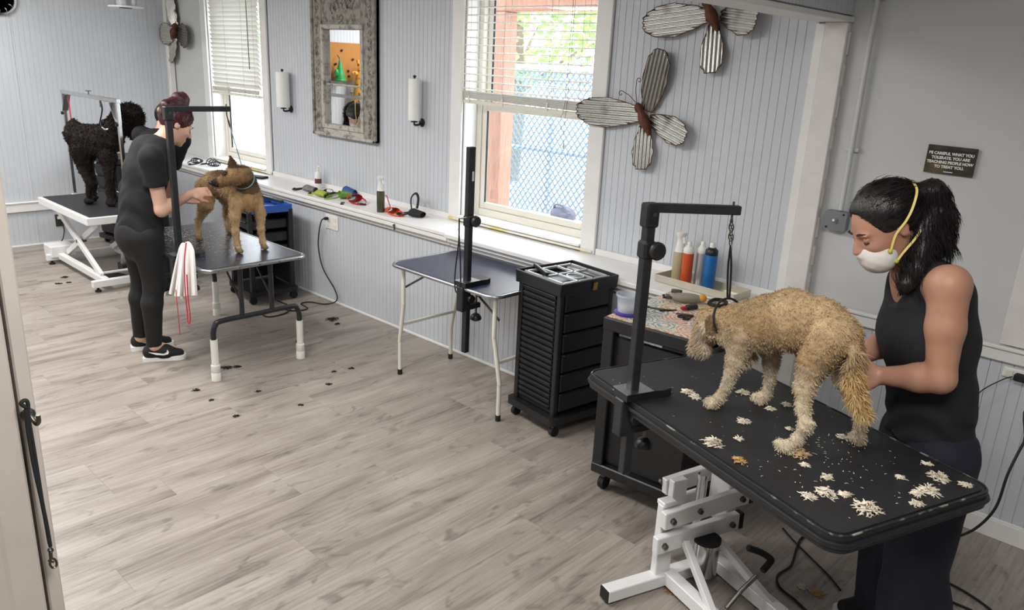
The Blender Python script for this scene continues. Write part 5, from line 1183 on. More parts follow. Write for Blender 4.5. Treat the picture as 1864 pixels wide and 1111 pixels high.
for s in (-1, 1): MB().sph(hc2+ax2*.043+pp2*s*.043+[0, 0, .018]-o_2, .0095, 10, 8).build('eye', m_eye, dog2, 60)
for s in (-1, 1): MB().tube([p-o_2 for p in smooth_path([nose2+ax2*-.012+pp2*s*.012+[0, 0, -.020], nose2-ax2*.040+pp2*s*.025+[0, 0, -.026], nose2-ax2*.075+pp2*s*.034+[0, 0, -.020]], 4)], .003, 6).build('lip_line', m_nose, dog2, 60)
m_teal = M('teal cord', srgb(120, 150, 158), .6)
cc2 = np.array([-4.49, 2.36, 1.165]); nax = unit([.085, -.055, .055]); sx_, sy_, _ = frame(nax); ring = [cc2+.071*(cos(a)*sx_+sin(a)*sy_) for a in np.linspace(0, 2*pi, 28, endpoint=False)]
nz2 = thing('grooming_loop', 'thin teal cord noose from arm to brown dog', 'leash', (0, 0, 0)); MB().tube(ring, .004, 6, True).build('neck_loop', m_teal, nz2, 60)
ae2 = np.array([-4.556, 1.965, T2Z])+np.array([cos(pi/2-.12), sin(pi/2-.12), 0])*.335+np.array([0, 0, .84]); nt2 = ring[np.argmax([p[2] for p in ring])]
MB().tube([ae2+(nt2-ae2)*.22, nt2], .0035, 6).build('cord', m_teal, nz2, 60)
sn2 = MB(); sn2.tube([ae2, ae2+(nt2-ae2)*.10], .004, 6); sn2.build('swivel', m_steel, nz2, 60); MB().tube([ae2+(nt2-ae2)*.10, ae2+(nt2-ae2)*.23], .006, 6).build('snap', m_steel, nz2, 60)

# ------------------------------------------------------------------ black dog
d1a = unit([.85, .53, 0]); n1a = np.array([d1a[1], -d1a[0], 0]); p1a = np.array([-7.07, 2.42, 0]); k1d = lambda x, y, o=0.0: onplane(x, y, p1a+n1a*o, n1a)   # +o towards camera
dog1 = figure('black_dog', 'curly black dog standing on the white scissor-lift table', 'dog', (-7.05, 2.43, T1Z))
S = SDF(); S.chain([k1d(140, 246), k1d(160, 256), k1d(182, 257), k1d(200, 255)], [.100, .125, .125, .105], .03, lat=n1a, q=.9)
S.cone(k1d(198, 245), k1d(222, 218), .095, .085, .05); S.ell(k1d(236, 212), (.105, .10, .10), None, .04); S.cone(k1d(238, 222), k1d(246, 244), .07, .055, .03); S.ell(k1d(222, 226, .07), (.035, .03, .08), None, .03)
for o_, dx in ((.07, 0), (-.07, 9)):
    S.chain([k1d(147+dx, 275, o_), k1d(152+dx, 308, o_), k1d(163+dx, 335, o_), k1d(161+dx, 356, o_)], [.080, .040, .024, .023], .02)
    f_ = k1d(161+dx, 362, o_); S.ell((f_[0], f_[1], T1Z+.028), (.045, .038, .026), None, .02)
    S.chain([k1d(194+dx*.6, 285, o_), k1d(197+dx*.6, 320, o_), k1d(200+dx*.6, 350, o_)], [.060, .032, .024], .02); f_ = k1d(202+dx*.6, 368, o_); S.ell((f_[0], f_[1], T1Z+.028), (.045, .038, .026), None, .02); S.cone(k1d(200+dx*.6, 350, o_), (f_[0], f_[1], T1Z+.04), .024, .024, .02)
S.cone(k1d(130, 238), k1d(134, 222), .04, .03, .03)
colb = lambda P: lerp(rgb(22, 18, 17), rgb(44, 36, 32), noise3(P, 40, 2)*.5+.4)
bd1 = sdf_obj('body', S, .011, m_fur, dog1, lambda P: .007*noise3(P, 55, 1)+.005*noise3(P, 90, 6), 1, colb)
add_fur(bd1, 'fur', m_strand, dog1, 22000, lambda P: np.where(np.linalg.norm(P-k1d(236, 214), axis=1) < .15, .034, np.where(P[:, 2] < .95, .009, .015)), colb, lambda P, N: np.tile([0, 0, -.3], (len(P), 1)), .003, .2, .7, 3, .5)
MB().tube([p-np.array(dog1['_org']) for p in smooth_path([k1d(186, 232, .135), k1d(192, 236, .14), k1d(197, 235, .13)], 4)], .008, 6).build('collar_tag', m_alu, dog1, 60)
tp_ = np.array([-6.85, py_, T1Z+.87]); nkc = k1d(206, 236); sx_, sy_, _ = frame(unit(k1d(222, 218)-k1d(198, 245)))
nz3 = thing('grooming_loop', 'dark cord noose from chrome frame to black dog', 'leash', (0, 0, 0)); rg3 = [nkc+.105*(cos(a)*sx_+sin(a)*sy_) for a in np.linspace(0, 2*pi, 24, endpoint=False)]
MB().tube(rg3, .006, 6, True).build('neck_loop', m_blkfab, nz3, 60); MB().tube(smooth_path([tp_, ony(186, 200, py_), k1d(181, 226)], 5), .006, 6).build('cord', m_blkfab, nz3, 60); MB().tube([tp_, tp_-[0, 0, .05]], .008, 6).build('snap', m_steel, nz3, 60)
nz4 = thing('leash', 'thin red leash hanging from the chrome frame corner', 'leash', (0, 0, 0))
MB().tube(smooth_path([ony(124, 178, py_), ony(127, 200, py_), ony(131, 235, py_-.02), ony(136, 270, py_-.03), ony(139, 292, py_-.03)], 6), .005, 6).build('strap', m_redfab, nz4, 60); MB().tube([ony(123, 172, py_), ony(124, 184, py_)], .008, 6).build('snap', m_steel, nz4, 60)
# ------------------------------------------------------------------ people
def skin_mat(name, c):
    m = M(name, c, .5, var=.10, scale=14, bump=.08, bscale=150); b = m.node_tree.nodes['Principled BSDF']; b.inputs['Subsurface Weight'].default_value = .12; b.inputs['Subsurface Radius'].default_value = (.6, .25, .15); b.inputs['Subsurface Scale'].default_value = .01; return m
m_skin1 = skin_mat('fair skin', srgb(214, 170, 148)); m_skin2 = skin_mat('tanned skin', srgb(186, 138, 114)); m_skin3 = skin_mat('light skin', srgb(212, 170, 150))
def hair_mat(name, c, c2): return M(name, c, .34, col2=c2, scale=30, thresh=(.4, .75), stretch=(5, 5, .7), bump=.5, bscale=60)
m_hair1 = hair_mat('burgundy hair', srgb(44, 16, 22), srgb(92, 30, 40)); m_hair2 = hair_mat('black hair', srgb(16, 13, 14), srgb(40, 32, 34)); m_blond = hair_mat('blonde hair ends', srgb(176, 150, 116), srgb(214, 194, 162))
m_tee = M('black cotton', srgb(15, 16, 20), .85, var=.2, scale=6, bump=.5, bscale=25); m_tank = M('black ribbed cotton', srgb(24, 25, 31), .82, var=.2, scale=6, bump=.5, bscale=25)
m_legg = M('black leggings', srgb(15, 15, 17), .75, var=.2, scale=8, bump=.3, bscale=30); m_navyp = M('dark navy trousers', srgb(25, 26, 42), .85, var=.25, scale=6, bump=.5, bscale=18)
m_maskw = M('white respirator', srgb(222, 216, 212), .8, var=.06, scale=20, bump=.3); m_strap = M('pale yellow elastic', srgb(226, 208, 120), .6); m_ydot = M('lime staple dot', srgb(188, 190, 60), .5)
m_lip = M('lip', srgb(176, 100, 92), .5); m_brow = M('eyebrow hair', srgb(40, 26, 24), .8); m_eyew = M('eye white', srgb(226, 222, 218), .25); m_sole = M('white rubber sole', srgb(232, 232, 230), .5)
def hand_sdf(S, w, d, n, side, curl=.55, spread=.25, scale=1.0, k=.008):
    # w wrist, d finger direction, n palm normal (fingers curl towards n), side: +1/-1 thumb side along s
    d = unit(d); n = unit(np.array(n)-np.dot(n, d)*d); s = np.cross(d, n)*side; c = scale; w = np.array(w, float)
    S.cone(w-d*.01, w+d*.03*c, .024*c, .026*c, .015, lat=n, q=.62); S.ell(w+d*.052*c, (.046*c, .040*c, .0165*c), (d, s, n), .012)
    for i, (o, L) in enumerate(((.029, .068), (.010, .078), (-.010, .072), (-.028, .056))):
        b = w+d*.088*c+s*o*c; dd = unit(d+s*(o*spread*8)*.25); p = b; a = .15+curl*.35
        for j, f in enumerate((.45, .32, .23)):
            dirn = dd*cos(a)+n*sin(a); q = p+dirn*L*f*c; r = (.0095-.0012*j)*c; S.cone(p, q, r, r-.0010*c, k); p = q; a += curl
    b = w+d*.024*c+s*.030*c; t1 = unit(d*.72+s*.55+n*.35); p1 = b+t1*.036*c; t2 = unit(d*.85+s*.15+n*.55*max(curl, .3)); p2 = p1+t2*.030*c; p3 = p2+unit(t2+n*.2)*.022*c
    S.cone(w+d*.015*c+s*.012*c, b, .017*c, .0155*c, .012); S.cone(b, p1, .0145*c, .012*c, .01); S.cone(p1, p2, .0115*c, .010*c, k); S.cone(p2, p3, .010*c, .0085*c, k)
def head_sdf(S, hc, hF, hU, sc=1.0):
    hF = unit(hF); hU = unit(np.array(hU)-np.dot(hU, hF)*hF); hL = np.cross(hU, hF); A = (hL, hF, hU); g = lambda l, f, u: hc+sc*(hL*l+hF*f+hU*u)
    S.ell(g(0, -.012, .030), sc*np.array((.074, .094, .084)), A, .03); S.ell(g(0, .032, -.020), sc*np.array((.062, .062, .082)), A, .03)
    S.ell(g(0, .040, -.082), sc*np.array((.042, .046, .034)), A, .03); S.ell(g(0, .080, -.098), sc*np.array((.018, .014, .014)), A, .015)
    S.cone(g(0, .088, .012), g(0, .112, -.026), sc*.009, sc*.012, .012)
    for s in (-1, 1):
        S.ell(g(s*.010, .104, -.030), sc*np.array((.008, .010, .007)), A, .008); S.ell(g(s*.032, .084, .020), sc*np.array((.022, .010, .007)), A, .012)
        S.ell(g(s*.036, .066, -.026), sc*np.array((.024, .022, .020)), A, .02)
        S.ell(g(s*.031, .096, .004), sc*np.array((.017, .012, .010)), A, .012, '-')
        S.ell(g(s*.074, -.010, -.006), sc*np.array((.008, .018, .030)), A, .008); S.ell(g(s*.083, -.006, -.004), sc*np.array((.005, .009, .016)), A, .005, '-')
    S.cone(g(-.018, .088, -.062), g(.018, .088, -.062), sc*.0075, sc*.0075, .008); S.cone(g(-.016, .087, -.072), g(.016, .087, -.072), sc*.008, sc*.008, .008)
    return g, A
def face_parts(g, par, skin, sc=1.0, lips=True):
    o = np.array(par['_org'])
    for s in (-1, 1):
        e = MB().sph(g(s*.031, .0775, .003)-o, .0125*sc, 14, 10).build('eyelid', skin, par, 60)
        MB().tube([g(s*.019, .0855, -.004)-o, g(s*.026, .0895, -.007)-o, g(s*.034, .0895, -.0075)-o, g(s*.043, .083, -.004)-o], [.0012, .0019, .0019, .001], 6).build('lashes', m_brow, e, 60)
        MB().tube([g(s*.014, .094, .024)-o, g(s*.030, .094, .030)-o, g(s*.046, .082, .025)-o], [.0025, .003, .0015], 6).build('eyebrow', m_brow, par, 60)
    if lips: MB().tube([g(-.020, .092, -.066)-o, g(0, .0965, -.065)-o, g(.020, .092, -.066)-o], [.002, .0055, .002], 7).build('lips', m_lip, par, 60)
def shoe(par, heel, toe, label=None, swoosh=None):
    o = np.array(par['_org']); heel = np.array(heel, float); toe = np.array(toe, float); d = unit(toe-heel); L = np.linalg.norm(toe-heel); s = np.array([-d[1], d[0], 0]); U = np.array([0, 0, 1.0])
    S = SDF(); p = lambda f, u, l=0.0: heel+d*f*L+U*u+s*l
    S.cone(p(.16, .055), p(.55, .048), .040, .042, .03, lat=s, q=.9); S.cone(p(.5, .046), p(.86, .036), .040, .028, .03, lat=s, q=1.15); S.cone(p(.20, .06), p(.26, .105), .040, .038, .03); S.ell(p(.42, .072), (.06, .034, .03), (d, s, U), .02)
    S.p = [(a, k, l, h, g, [(p(0, .022), -U)]) for a, k, l, h, g, c in S.p]
    sh = sdf_obj('shoe', S, .006, m_blk if False else m_legg, par, None, 1, None, label)
    outl = [(-.5, .55), (-.47, .85), (-.2, .80), (.1, 1.0), (.32, 1.08), (.45, .8), (.5, .25), (.5, -.25), (.45, -.8), (.32, -1.0), (.1, -.9), (-.2, -.8), (-.47, -.85), (-.5, -.55)]
    c = (heel+toe)/2; pts = smooth_path([(d*a*L*1.02+s*b*.042) for a, b in outl], 3, True)
    mb = MB(); n = len(pts); vs = [c+q+U*z-o for z in (.0, .028) for q in pts]; mb.add(vs, [(i, (i+1) % n, n+(i+1) % n, n+i) for i in range(n)]+[tuple(range(n-1, -1, -1)), tuple(range(n, 2*n))]); mb.build('sole', m_sole, sh, 50)
    if swoosh:
        base = p(.42, .052)+s*swoosh*.046
        pr = [(-.075, .014), (-.03, -.004), (.02, -.012), (.05, -.006), (.055, .006), (.045, .022), (.040, .006), (.022, -.002), (-.02, .004)]
        MB().add([base+d*a*.9+U*(b+.004)+s*swoosh*(.0006+.004*(b < 0)) - o for a, b in pr]+[base+d*a*.9+U*(b+.004)-s*swoosh*.01-o for a, b in pr], [tuple(range(9)), tuple(range(17, 8, -1))]+[(i, 9+i, 9+(i+1) % 9, (i+1) % 9) for i in range(9)]).build('side_mark', m_sole, sh)
    return sh

# --- masked woman at the front table ------------------------------------------------
N2 = unit([.679, -.734, 0]); F2 = unit([-.734, -.679, 0]); P2 = np.array([-.5, 2.72, 0]); U3 = np.array([0, 0, 1.0]); k2 = lambda x, y, o=0.0: onplane(x, y, P2+N2*o, N2)
w2p = figure('person', 'woman in black tank top and white respirator holding tan dog', 'person', (-.53, 2.70, 0))
pel, wst, chs, ucs, nkb = k2(1694, 790), k2(1694, 715), k2(1690, 610), k2(1690, 540), k2(1668, 500)
hc = k2(1612, 408); hF2 = unit(F2*.80-U3*.58+N2*.10); hU2 = unit(U3*.80+F2*.58)
shN, shF = k2(1728, 520, .155), k2(1700, 505, -.165); elN, wrN = k2(1712, 690, .19), k2(1603, 684, .075)
elF = k2(1640, 612, -.20); wrF = np.array([-.82, 2.50, 1.035])
hipN, hipF = pel+N2*.085-U3*.04, pel-N2*.085-U3*.04
anN, anF = np.array([-.47, 2.62, .09]), np.array([-.60, 2.80, .09]); knN, knF = (hipN+anN)/2+F2*.03, (hipF+anF)/2+F2*.03
S = SDF()
g2, A2 = head_sdf(S, hc, hF2, hU2, 1.02)
S.cone(nkb, hc-hU2*.05-hF2*.015, .056, .052, .03)
S.chain([pel, wst, chs, ucs], [.105, .095, .105, .095], .04, lat=N2, q=1.28); S.cone(ucs, nkb, .09, .055, .04, lat=N2, q=1.2)
for sh_, el_, wr_ in ((shN, elN, wrN), (shF, elF, wrF)):
    S.cone(nkb-U3*.02, sh_, .050, .056, .04); S.cone(sh_, sh_+(el_-sh_)*.45, .057, .052, .02); S.cone(sh_+(el_-sh_)*.45, el_, .052, .040, .02); S.cone(el_, el_+(wr_-el_)*.35, .042, .042, .02); S.cone(el_+(wr_-el_)*.35, wr_, .042, .027, .02)
hand_sdf(S, wrN, unit(np.array([-.76, 2.375, 1.06])-wrN), unit([-.3, -.8, .2]), -1, .55)
hand_sdf(S, wrF, unit(np.array([-.98, 2.40, 1.00])-wrF), unit([0, 0, 1.0]), 1, .35)
for h_, kn_, an_ in ((hipN, knN, anN), (hipF, knF, anF)): S.cone(h_, kn_, .085, .058, .03); S.cone(kn_, an_, .055, .04, .02); S.cone(an_, an_+F2*.12-U3*.05, .04, .03, .02)
sdf_obj('body', S, .0065, m_skin2, w2p)
face_parts(g2, w2p, m_skin2, 1.02, False)
# tank top
S = SDF(); fold = lambda P: .0035*np.sin(P[:, 2]*70+6*np.sin(P[:, 0]*14)+8*P[:, 1])*np.clip((1.1-P[:, 2])*4, 0, 1)+.0015*noise3(P, 40, 3)
hem = pel+U3*.0
S.chain([pel-U3*.03, wst, chs, ucs], [.128, .116, .128, .116], .04, lat=N2, q=1.26, clip=[(pel-U3*.02, -U3+F2*.10)]); S.cone(ucs, nkb-U3*.012, .112, .070, .04, lat=N2, q=1.25)
S.ell(chs+F2*.045+U3*.00, (.15, .078, .10), (N2, F2, U3), .05)
for sh_, sg_ in ((shN, 1), (shF, -1)):
    S.cone(nkb-U3*.01, nkb+(sh_-nkb)*.72+U3*.002, .064, .055, .03)
for sh_, el_ in ((shN, elN), (shF, elF)):
    ax_ = unit(sh_-nkb); S.ell(sh_+ax_*.018-U3*.02, (.062, .074, .095), (ax_, F2, U3), .012, '-')
S.ell(nkb+F2*.085+U3*.035, (.072, .105, .135), (N2, F2, U3), .01, '-'); S.cone(nkb, hc-hU2*.06, .064, .064, .01, op='-')
sdf_obj('tank_top', S, .0075, m_tank, w2p, fold)
# trousers
S = SDF(); fold2 = lambda P: .006*np.sin((P@N2)*60+3*np.sin(P[:, 2]*7))*np.clip((.75-P[:, 2])*3, 0, 1)+.002*noise3(P, 30, 4)
S.chain([pel+U3*.01, pel-U3*.10], [.122, .125], .04, lat=N2, q=1.30, clip=[(pel+U3*.03, U3)])
for h_, kn_, an_ in ((hipN, knN, anN), (hipF, knF, anF)): S.cone(h_, kn_, .112, .098, .03); S.cone(kn_, an_-U3*.03, .098, .125, .03, clip=[(an_-U3*.055, -U3)])
sdf_obj('trousers', S, .009, m_navyp, w2p, fold2)
for an_ in (anN, anF): shoe(w2p, np.array([an_[0], an_[1], 0])-F2*.06, np.array([an_[0], an_[1], 0])+F2*.20)
# hair with ponytail
S = SDF(); gg = lambda l, f, u: g2(l, f, u)
S.ell(gg(0, -.014, .034), np.array((.084, .104, .096))*1.02, A2, .01); S.ell(gg(0, .106, -.030), np.array((.090, .092, .122))*1.02, A2, .012, '-')
for s in (-1, 1): S.ell(gg(s*.088, .022, -.052), np.array((.03, .062, .058)), A2, .012, '-')
S.ell(gg(0, -.02, -.12), np.array((.09, .09, .06)), A2, .02, '-')
kn = k2(1670, 352); S.cone(gg(0, -.10, .03), kn, .045, .028, .03)
S.chain([kn, k2(1695, 352), k2(1706, 390), k2(1704, 430), k2(1712, 458)], [.024, .040, .044, .040, .022], .02); S.chain([k2(1704, 430), k2(1725, 452), k2(1736, 446)], [.03, .014, .005], .02); S.chain([k2(1690, 400, .02), k2(1678, 450, .05), k2(1668, 490, .08), k2(1650, 520, .09), k2(1638, 538, .09)], [.034, .034, .030, .020, .005], .02)
hd = lambda P: .0012*np.sin(noise3(P*[1, 1, .4], 30, 7)*22)
h2o = sdf_obj('hair', S, .006, m_hair2, w2p, hd)
def hflow(P, N): v = kn-P; l = np.linalg.norm(v, axis=1)[:, None]; f = v/np.maximum(l, 1e-6); tailq = ((P-kn)@F2 < .0); f[tailq] = [0.1, 0, -1.0]; return f*1.3
add_fur(h2o, 'loose_strands', m_strand, w2p, 7000, lambda P: np.full(len(P), .045), lambda P: np.tile(srgb(26, 21, 22), (len(P), 1)), hflow, .0010, .1, .10, 8)
o2 = np.array(w2p['_org'])
MB().tube([kn+.030*(cos(a)*hU2+sin(a)*N2)-o2 for a in np.linspace(0, 2*pi, 18, endpoint=False)], .006, 6, True).build('hair_tie', m_rub, w2p, 60)
# respirator
S = SDF(); S.ell(gg(0, .062, -.070), np.array((.069, .056, .056)), A2, .01, clip=[(gg(0, .024, -.05), -hF2)]); S.ell(gg(0, .104, -.036), np.array((.016, .016, .014)), A2, .02)
mk_ = sdf_obj('respirator', S, .005, m_maskw, w2p, lambda P: .0008*noise3(P, 120, 2))
for l, f, u in ((.067, .050, -.050), (.062, .046, -.090)): MB().sph(gg(l, f, u)-o2, .007, 10, 6).build('strap_dot', m_ydot, mk_, 60)
def strap(pts): MB().tube([p-o2 for p in smooth_path(pts, 6)], 0.0026, 6, flat=(.6, 1.5)).build('elastic_strap', m_strap, mk_, 60)
for s in (-1, 1):
    strap([gg(s*.067, .048, -.050), gg(s*.080, .020, -.010), gg(s*.091, -.020, .015), gg(s*.090, -.055, .040), gg(s*.066, -.095, .066), gg(0, -.122, .072)])
    strap([gg(s*.062, .044, -.090), gg(s*.070, .020, -.074), gg(s*.070, -.030, -.056), gg(s*.045, -.075, -.045), gg(0, -.092, -.040)])

# --- woman at the left table ---------------------------------------------------------
w1p = figure('person', 'woman with red bun and black t-shirt grooming brown dog', 'person', (-4.86, 1.86, 0))
X1 = np.array([1.0, 0, 0]); F1 = np.array([0, 1.0, 0]); k1 = lambda x, y, X=-4.88: onx(x, y, X)
pel, wst, chs, ucs, nkb = k1(256, 420), k1(258, 365), k1(266, 312), k1(276, 278), k1(292, 262)
hc = k1(319, 226); hF1 = unit([.08, .84, -.52]); hU1 = unit([0, .50, .86])
shN, shF = k1(275, 288, -4.715), k1(283, 275, -5.05); elN, wrN = k1(294, 383, -4.70), k1(348, 353, -4.72); elF, wrF = k1(303, 352, -5.06), k1(332, 364, -4.98)
hipN, hipF = pel+[.085, 0, -.03], pel+[-.085, 0, -.03]; anN, anF = np.array([-4.78, 1.855, .10]), np.array([-5.00, 1.86, .10]); knN, knF = k1(281, 518, -4.79), np.array([-4.975, 1.895, .48])
S = SDF(); g1, A1 = head_sdf(S, hc, hF1, hU1, 1.0)
S.cone(nkb, hc-hU1*.06-hF1*.02, .050, .047, .03); S.chain([pel, wst, chs, ucs], [.110, .088, .095, .088], .04, lat=X1, q=1.25); S.cone(ucs, nkb, .085, .05, .04, lat=X1, q=1.2)
for sh_, el_, wr_ in ((shN, elN, wrN), (shF, elF, wrF)):
    S.cone(nkb-U3*.03, sh_, .046, .050, .03); S.cone(sh_, el_, .050, .038, .02); S.cone(el_, el_+(wr_-el_)*.3, .039, .038, .02); S.cone(el_+(wr_-el_)*.3, wr_, .038, .024, .02)
hand_sdf(S, wrN, unit([.03, 1, .06]), unit([-.6, .1, -.6]), -1, .6); hand_sdf(S, wrF, unit([.25, 1, -.15]), unit([.3, .2, .8]), -1, .5)
for h_, kn_, an_ in ((hipN, knN, anN), (hipF, knF, anF)): S.cone(h_, kn_, .082, .054, .03); S.cone(kn_, kn_+(an_-kn_)*.3+[0, -.015, 0], .052, .052, .02); S.cone(kn_+(an_-kn_)*.3+[0, -.015, 0], an_, .052, .034, .02); S.cone(an_, an_+F1*.11-U3*.05, .034, .028, .02)
sdf_obj('body', S, .0075, m_skin1, w1p); face_parts(g1, w1p, m_skin1)
S = SDF(); S.chain([pel+U3*.01, wst, chs, ucs], [.130, .112, .118, .108], .04, lat=X1, q=1.28, clip=[(pel+U3*.005, -U3)]); S.cone(ucs, nkb-U3*.02, .104, .066, .04, lat=X1, q=1.25)
for sh_, el_ in ((shN, elN), (shF, elF)):
    e_ = sh_+(el_-sh_)*.54; S.cone(nkb-U3*.025, sh_, .062, .066, .03); S.cone(sh_, e_+(el_-sh_)*.2, .068, .062, .03, clip=[(e_, el_-sh_)])
S.cone(nkb-U3*.01, hc-hU1*.06, .058, .062, .01, op='-')
foldt = lambda P: .004*np.sin(P[:, 2]*55+5*np.sin(P[:, 0]*16)+9*P[:, 1])*np.clip((1.2-P[:, 2])*3, 0, 1)+.0015*noise3(P, 40, 3)
sdf_obj('t_shirt', S, .0085, m_tee, w1p, foldt)
S = SDF(); S.chain([pel+U3*.02, pel-U3*.08], [.122, .118], .04, lat=X1, q=1.22, clip=[(pel+U3*.05, U3)]); S.ell(pel+[0, -.055, -.03], (.15, .085, .10), None, .04)
for h_, kn_, an_ in ((hipN, knN, anN), (hipF, knF, anF)): S.cone(h_, kn_, .096, .066, .03); S.cone(kn_, kn_+(an_-kn_)*.3+[0, -.015, 0], .063, .063, .02); S.cone(kn_+(an_-kn_)*.3+[0, -.015, 0], an_, .063, .045, .02, clip=[(an_-U3*.0, -U3)])
sdf_obj('leggings', S, .009, m_legg, w1p, lambda P: .0015*noise3(P, 40, 3))
shoe(w1p, onz(262, 657), onz(338, 651), None, -1); shoe(w1p, onz(242, 639)+[-.02, 0, 0], onz(242, 639)+[.05, .245, 0], None, -1)
S = SDF(); gg = g1; S.ell(gg(0, -.014, .034), (.084, .104, .096), A1, .01); S.ell(gg(0, .110, -.060), (.090, .096, .122), A1, .012, '-')
for s in (-1, 1): S.ell(gg(s*.088, .024, -.055), (.03, .055, .050), A1, .012, '-')
S.ell(gg(0, -.02, -.13), (.09, .09, .06), A1, .02, '-')
S.ell(k1(330, 181), (.046, .050, .046), None, .012); S.cone(gg(0, -.03, .11), k1(326, 184), .05, .04, .03); S.chain([k1(296, 206, -4.83), k1(302, 192, -4.83), k1(316, 184, -4.85)], [.016, .026, .028], .02); S.ell(k1(322, 176, -4.86), (.03, .034, .026), None, .01)
hd1 = lambda P: .0018*np.sin(noise3(P, 24, 7)*16); h1o = sdf_obj('hair', S, .0065, m_hair1, w1p, hd1)
add_fur(h1o, 'loose_strands', m_strand, w1p, 3500, lambda P: np.full(len(P), .03), lambda P: np.tile(srgb(62, 22, 30), (len(P), 1)), lambda P, N: (k1(328, 186)-P)/np.maximum(np.linalg.norm(k1(328, 186)-P, axis=1), .01)[:, None]*1.3, .0012, .05, .12, 8)

# --- groomer behind the black dog's table ----------------------------------------------
bp3 = figure('person', 'groomer in black bending behind red-haired woman, head down', 'person', (-6.24, 2.46, 0))
F3 = unit([-.58, .81, 0]); L3 = np.array([-F3[1], F3[0], 0]); base = np.array([-6.24, 2.46, 0])
pel = base+U3*.84-F3*.03; wst = base+U3*.98+F3*.04; chs = base+U3*1.09+F3*.13; ucs = base+U3*1.17+F3*.22; nkb = base+U3*1.23+F3*.29
hc = np.array([-6.48, 2.78, 1.345]); hF3 = unit(F3*.8-U3*.6); hU3 = unit(U3*.8+F3*.6)
shN, shF = nkb+L3*.17-U3*.01, nkb-L3*.17-U3*.03
elN, wrN = shN+F3*.12-U3*.20, shN+F3*.20-U3*.12+[-.14, 0, 0]; elF = shF+np.array([-.13, -.02, -.20]); wrF = elF+np.array([-.22, .02, .08])
hipN, hipF = pel+L3*.085, pel-L3*.085; anN, anF = base+L3*.10+U3*.10, base-L3*.10+U3*.10; knN, knF = (hipN+anN)/2+F3*.03, (hipF+anF)/2+F3*.03
S = SDF(); g3, A3 = head_sdf(S, hc, hF3, hU3, .98); S.cone(nkb, hc-hU3*.06-hF3*.02, .050, .047, .03); S.chain([pel, wst, chs, ucs], [.110, .092, .098, .090], .04, lat=L3, q=1.25); S.cone(ucs, nkb, .085, .05, .04, lat=L3, q=1.2)
for sh_, el_, wr_ in ((shN, elN, wrN), (shF, elF, wrF)): S.cone(nkb-U3*.03, sh_, .046, .050, .03); S.cone(sh_, el_, .050, .038, .02); S.cone(el_, wr_, .038, .024, .02)
hand_sdf(S, wrN, unit([-1, .2, 0]), -U3, 1, .5); hand_sdf(S, wrF, unit([-1, .2, 0]), -U3, -1, .5)
for h_, kn_, an_ in ((hipN, knN, anN), (hipF, knF, anF)): S.cone(h_, kn_, .082, .054, .03); S.cone(kn_, an_, .052, .034, .02); S.cone(an_, an_+F3*.11-U3*.05, .034, .028, .02)
sdf_obj('body', S, .009, m_skin3, bp3); face_parts(g3, bp3, m_skin3, .98, False)
S = SDF(); S.chain([pel, wst, chs, ucs], [.130, .118, .124, .112], .04, lat=L3, q=1.28, clip=[(pel-U3*.02, -U3)]); S.cone(ucs, nkb-U3*.015, .108, .07, .04, lat=L3, q=1.25)
for sh_, el_ in ((shN, elN), (shF, elF)): e_ = sh_+(el_-sh_)*(.6 if sh_ is shN else 1.15); S.cone(nkb-U3*.025, sh_, .064, .066, .03); S.cone(sh_, el_, .068, .06, .03, clip=[(e_, el_-sh_)])
S.cone(nkb-U3*.01, hc-hU3*.06, .058, .062, .01, op='-'); sdf_obj('t_shirt', S, .010, m_tee, bp3, foldt)
S = SDF(); S.chain([pel+U3*.02, pel-U3*.08], [.120, .118], .04, lat=L3, q=1.22, clip=[(pel+U3*.05, U3)])
for h_, kn_, an_ in ((hipN, knN, anN), (hipF, knF, anF)): S.cone(h_, kn_, .098, .072, .03); S.cone(kn_, an_-U3*.05, .072, .07, .02, clip=[(an_-U3*.05, -U3)])
sdf_obj('trousers', S, .011, m_legg, bp3)
for an_ in (anN, anF): shoe(bp3, np.array([an_[0], an_[1], 0])-F3*.06, np.array([an_[0], an_[1], 0])+F3*.19)
S = SDF(); gg = g3; S.ell(gg(0, -.014, .034), (.086, .106, .098), A3, .01); S.ell(gg(0, .110, -.060), (.090, .096, .118), A3, .012, '-')
for s in (-1, 1): S.ell(gg(s*.088, .024, -.055), (.03, .055, .050), A3, .012, '-')
sdf_obj('hair', S, .009, m_hair2, bp3, hd1); o3 = np.array(bp3['_org'])
S = SDF(); S.ell(gg(0, .082, -.066), (.062, .048, .050), A3, .01, clip=[(gg(0, .050, -.05), -hF3)]); m3 = sdf_obj('respirator', S, .007, m_maskw, bp3)
for s in (-1, 1): MB().tube([p-o3 for p in smooth_path([gg(s*.060, .066, -.046), gg(s*.084, .030, -.012), gg(s*.092, .000, .040), gg(s*.082, -.040, .095), gg(0, -.068, .134)], 5)], .004, 6).build('elastic_strap', m_strap, m3, 60)
S = SDF(); tail0 = gg(.0, -.10, .02); S.chain([tail0, tail0+[.06, .05, -.02], onx(334, 258, -6.40), onx(334, 276, -6.40)], [.03, .034, .026, .010], .02); sdf_obj('ponytail', S, .008, m_blond, bp3, hd1)

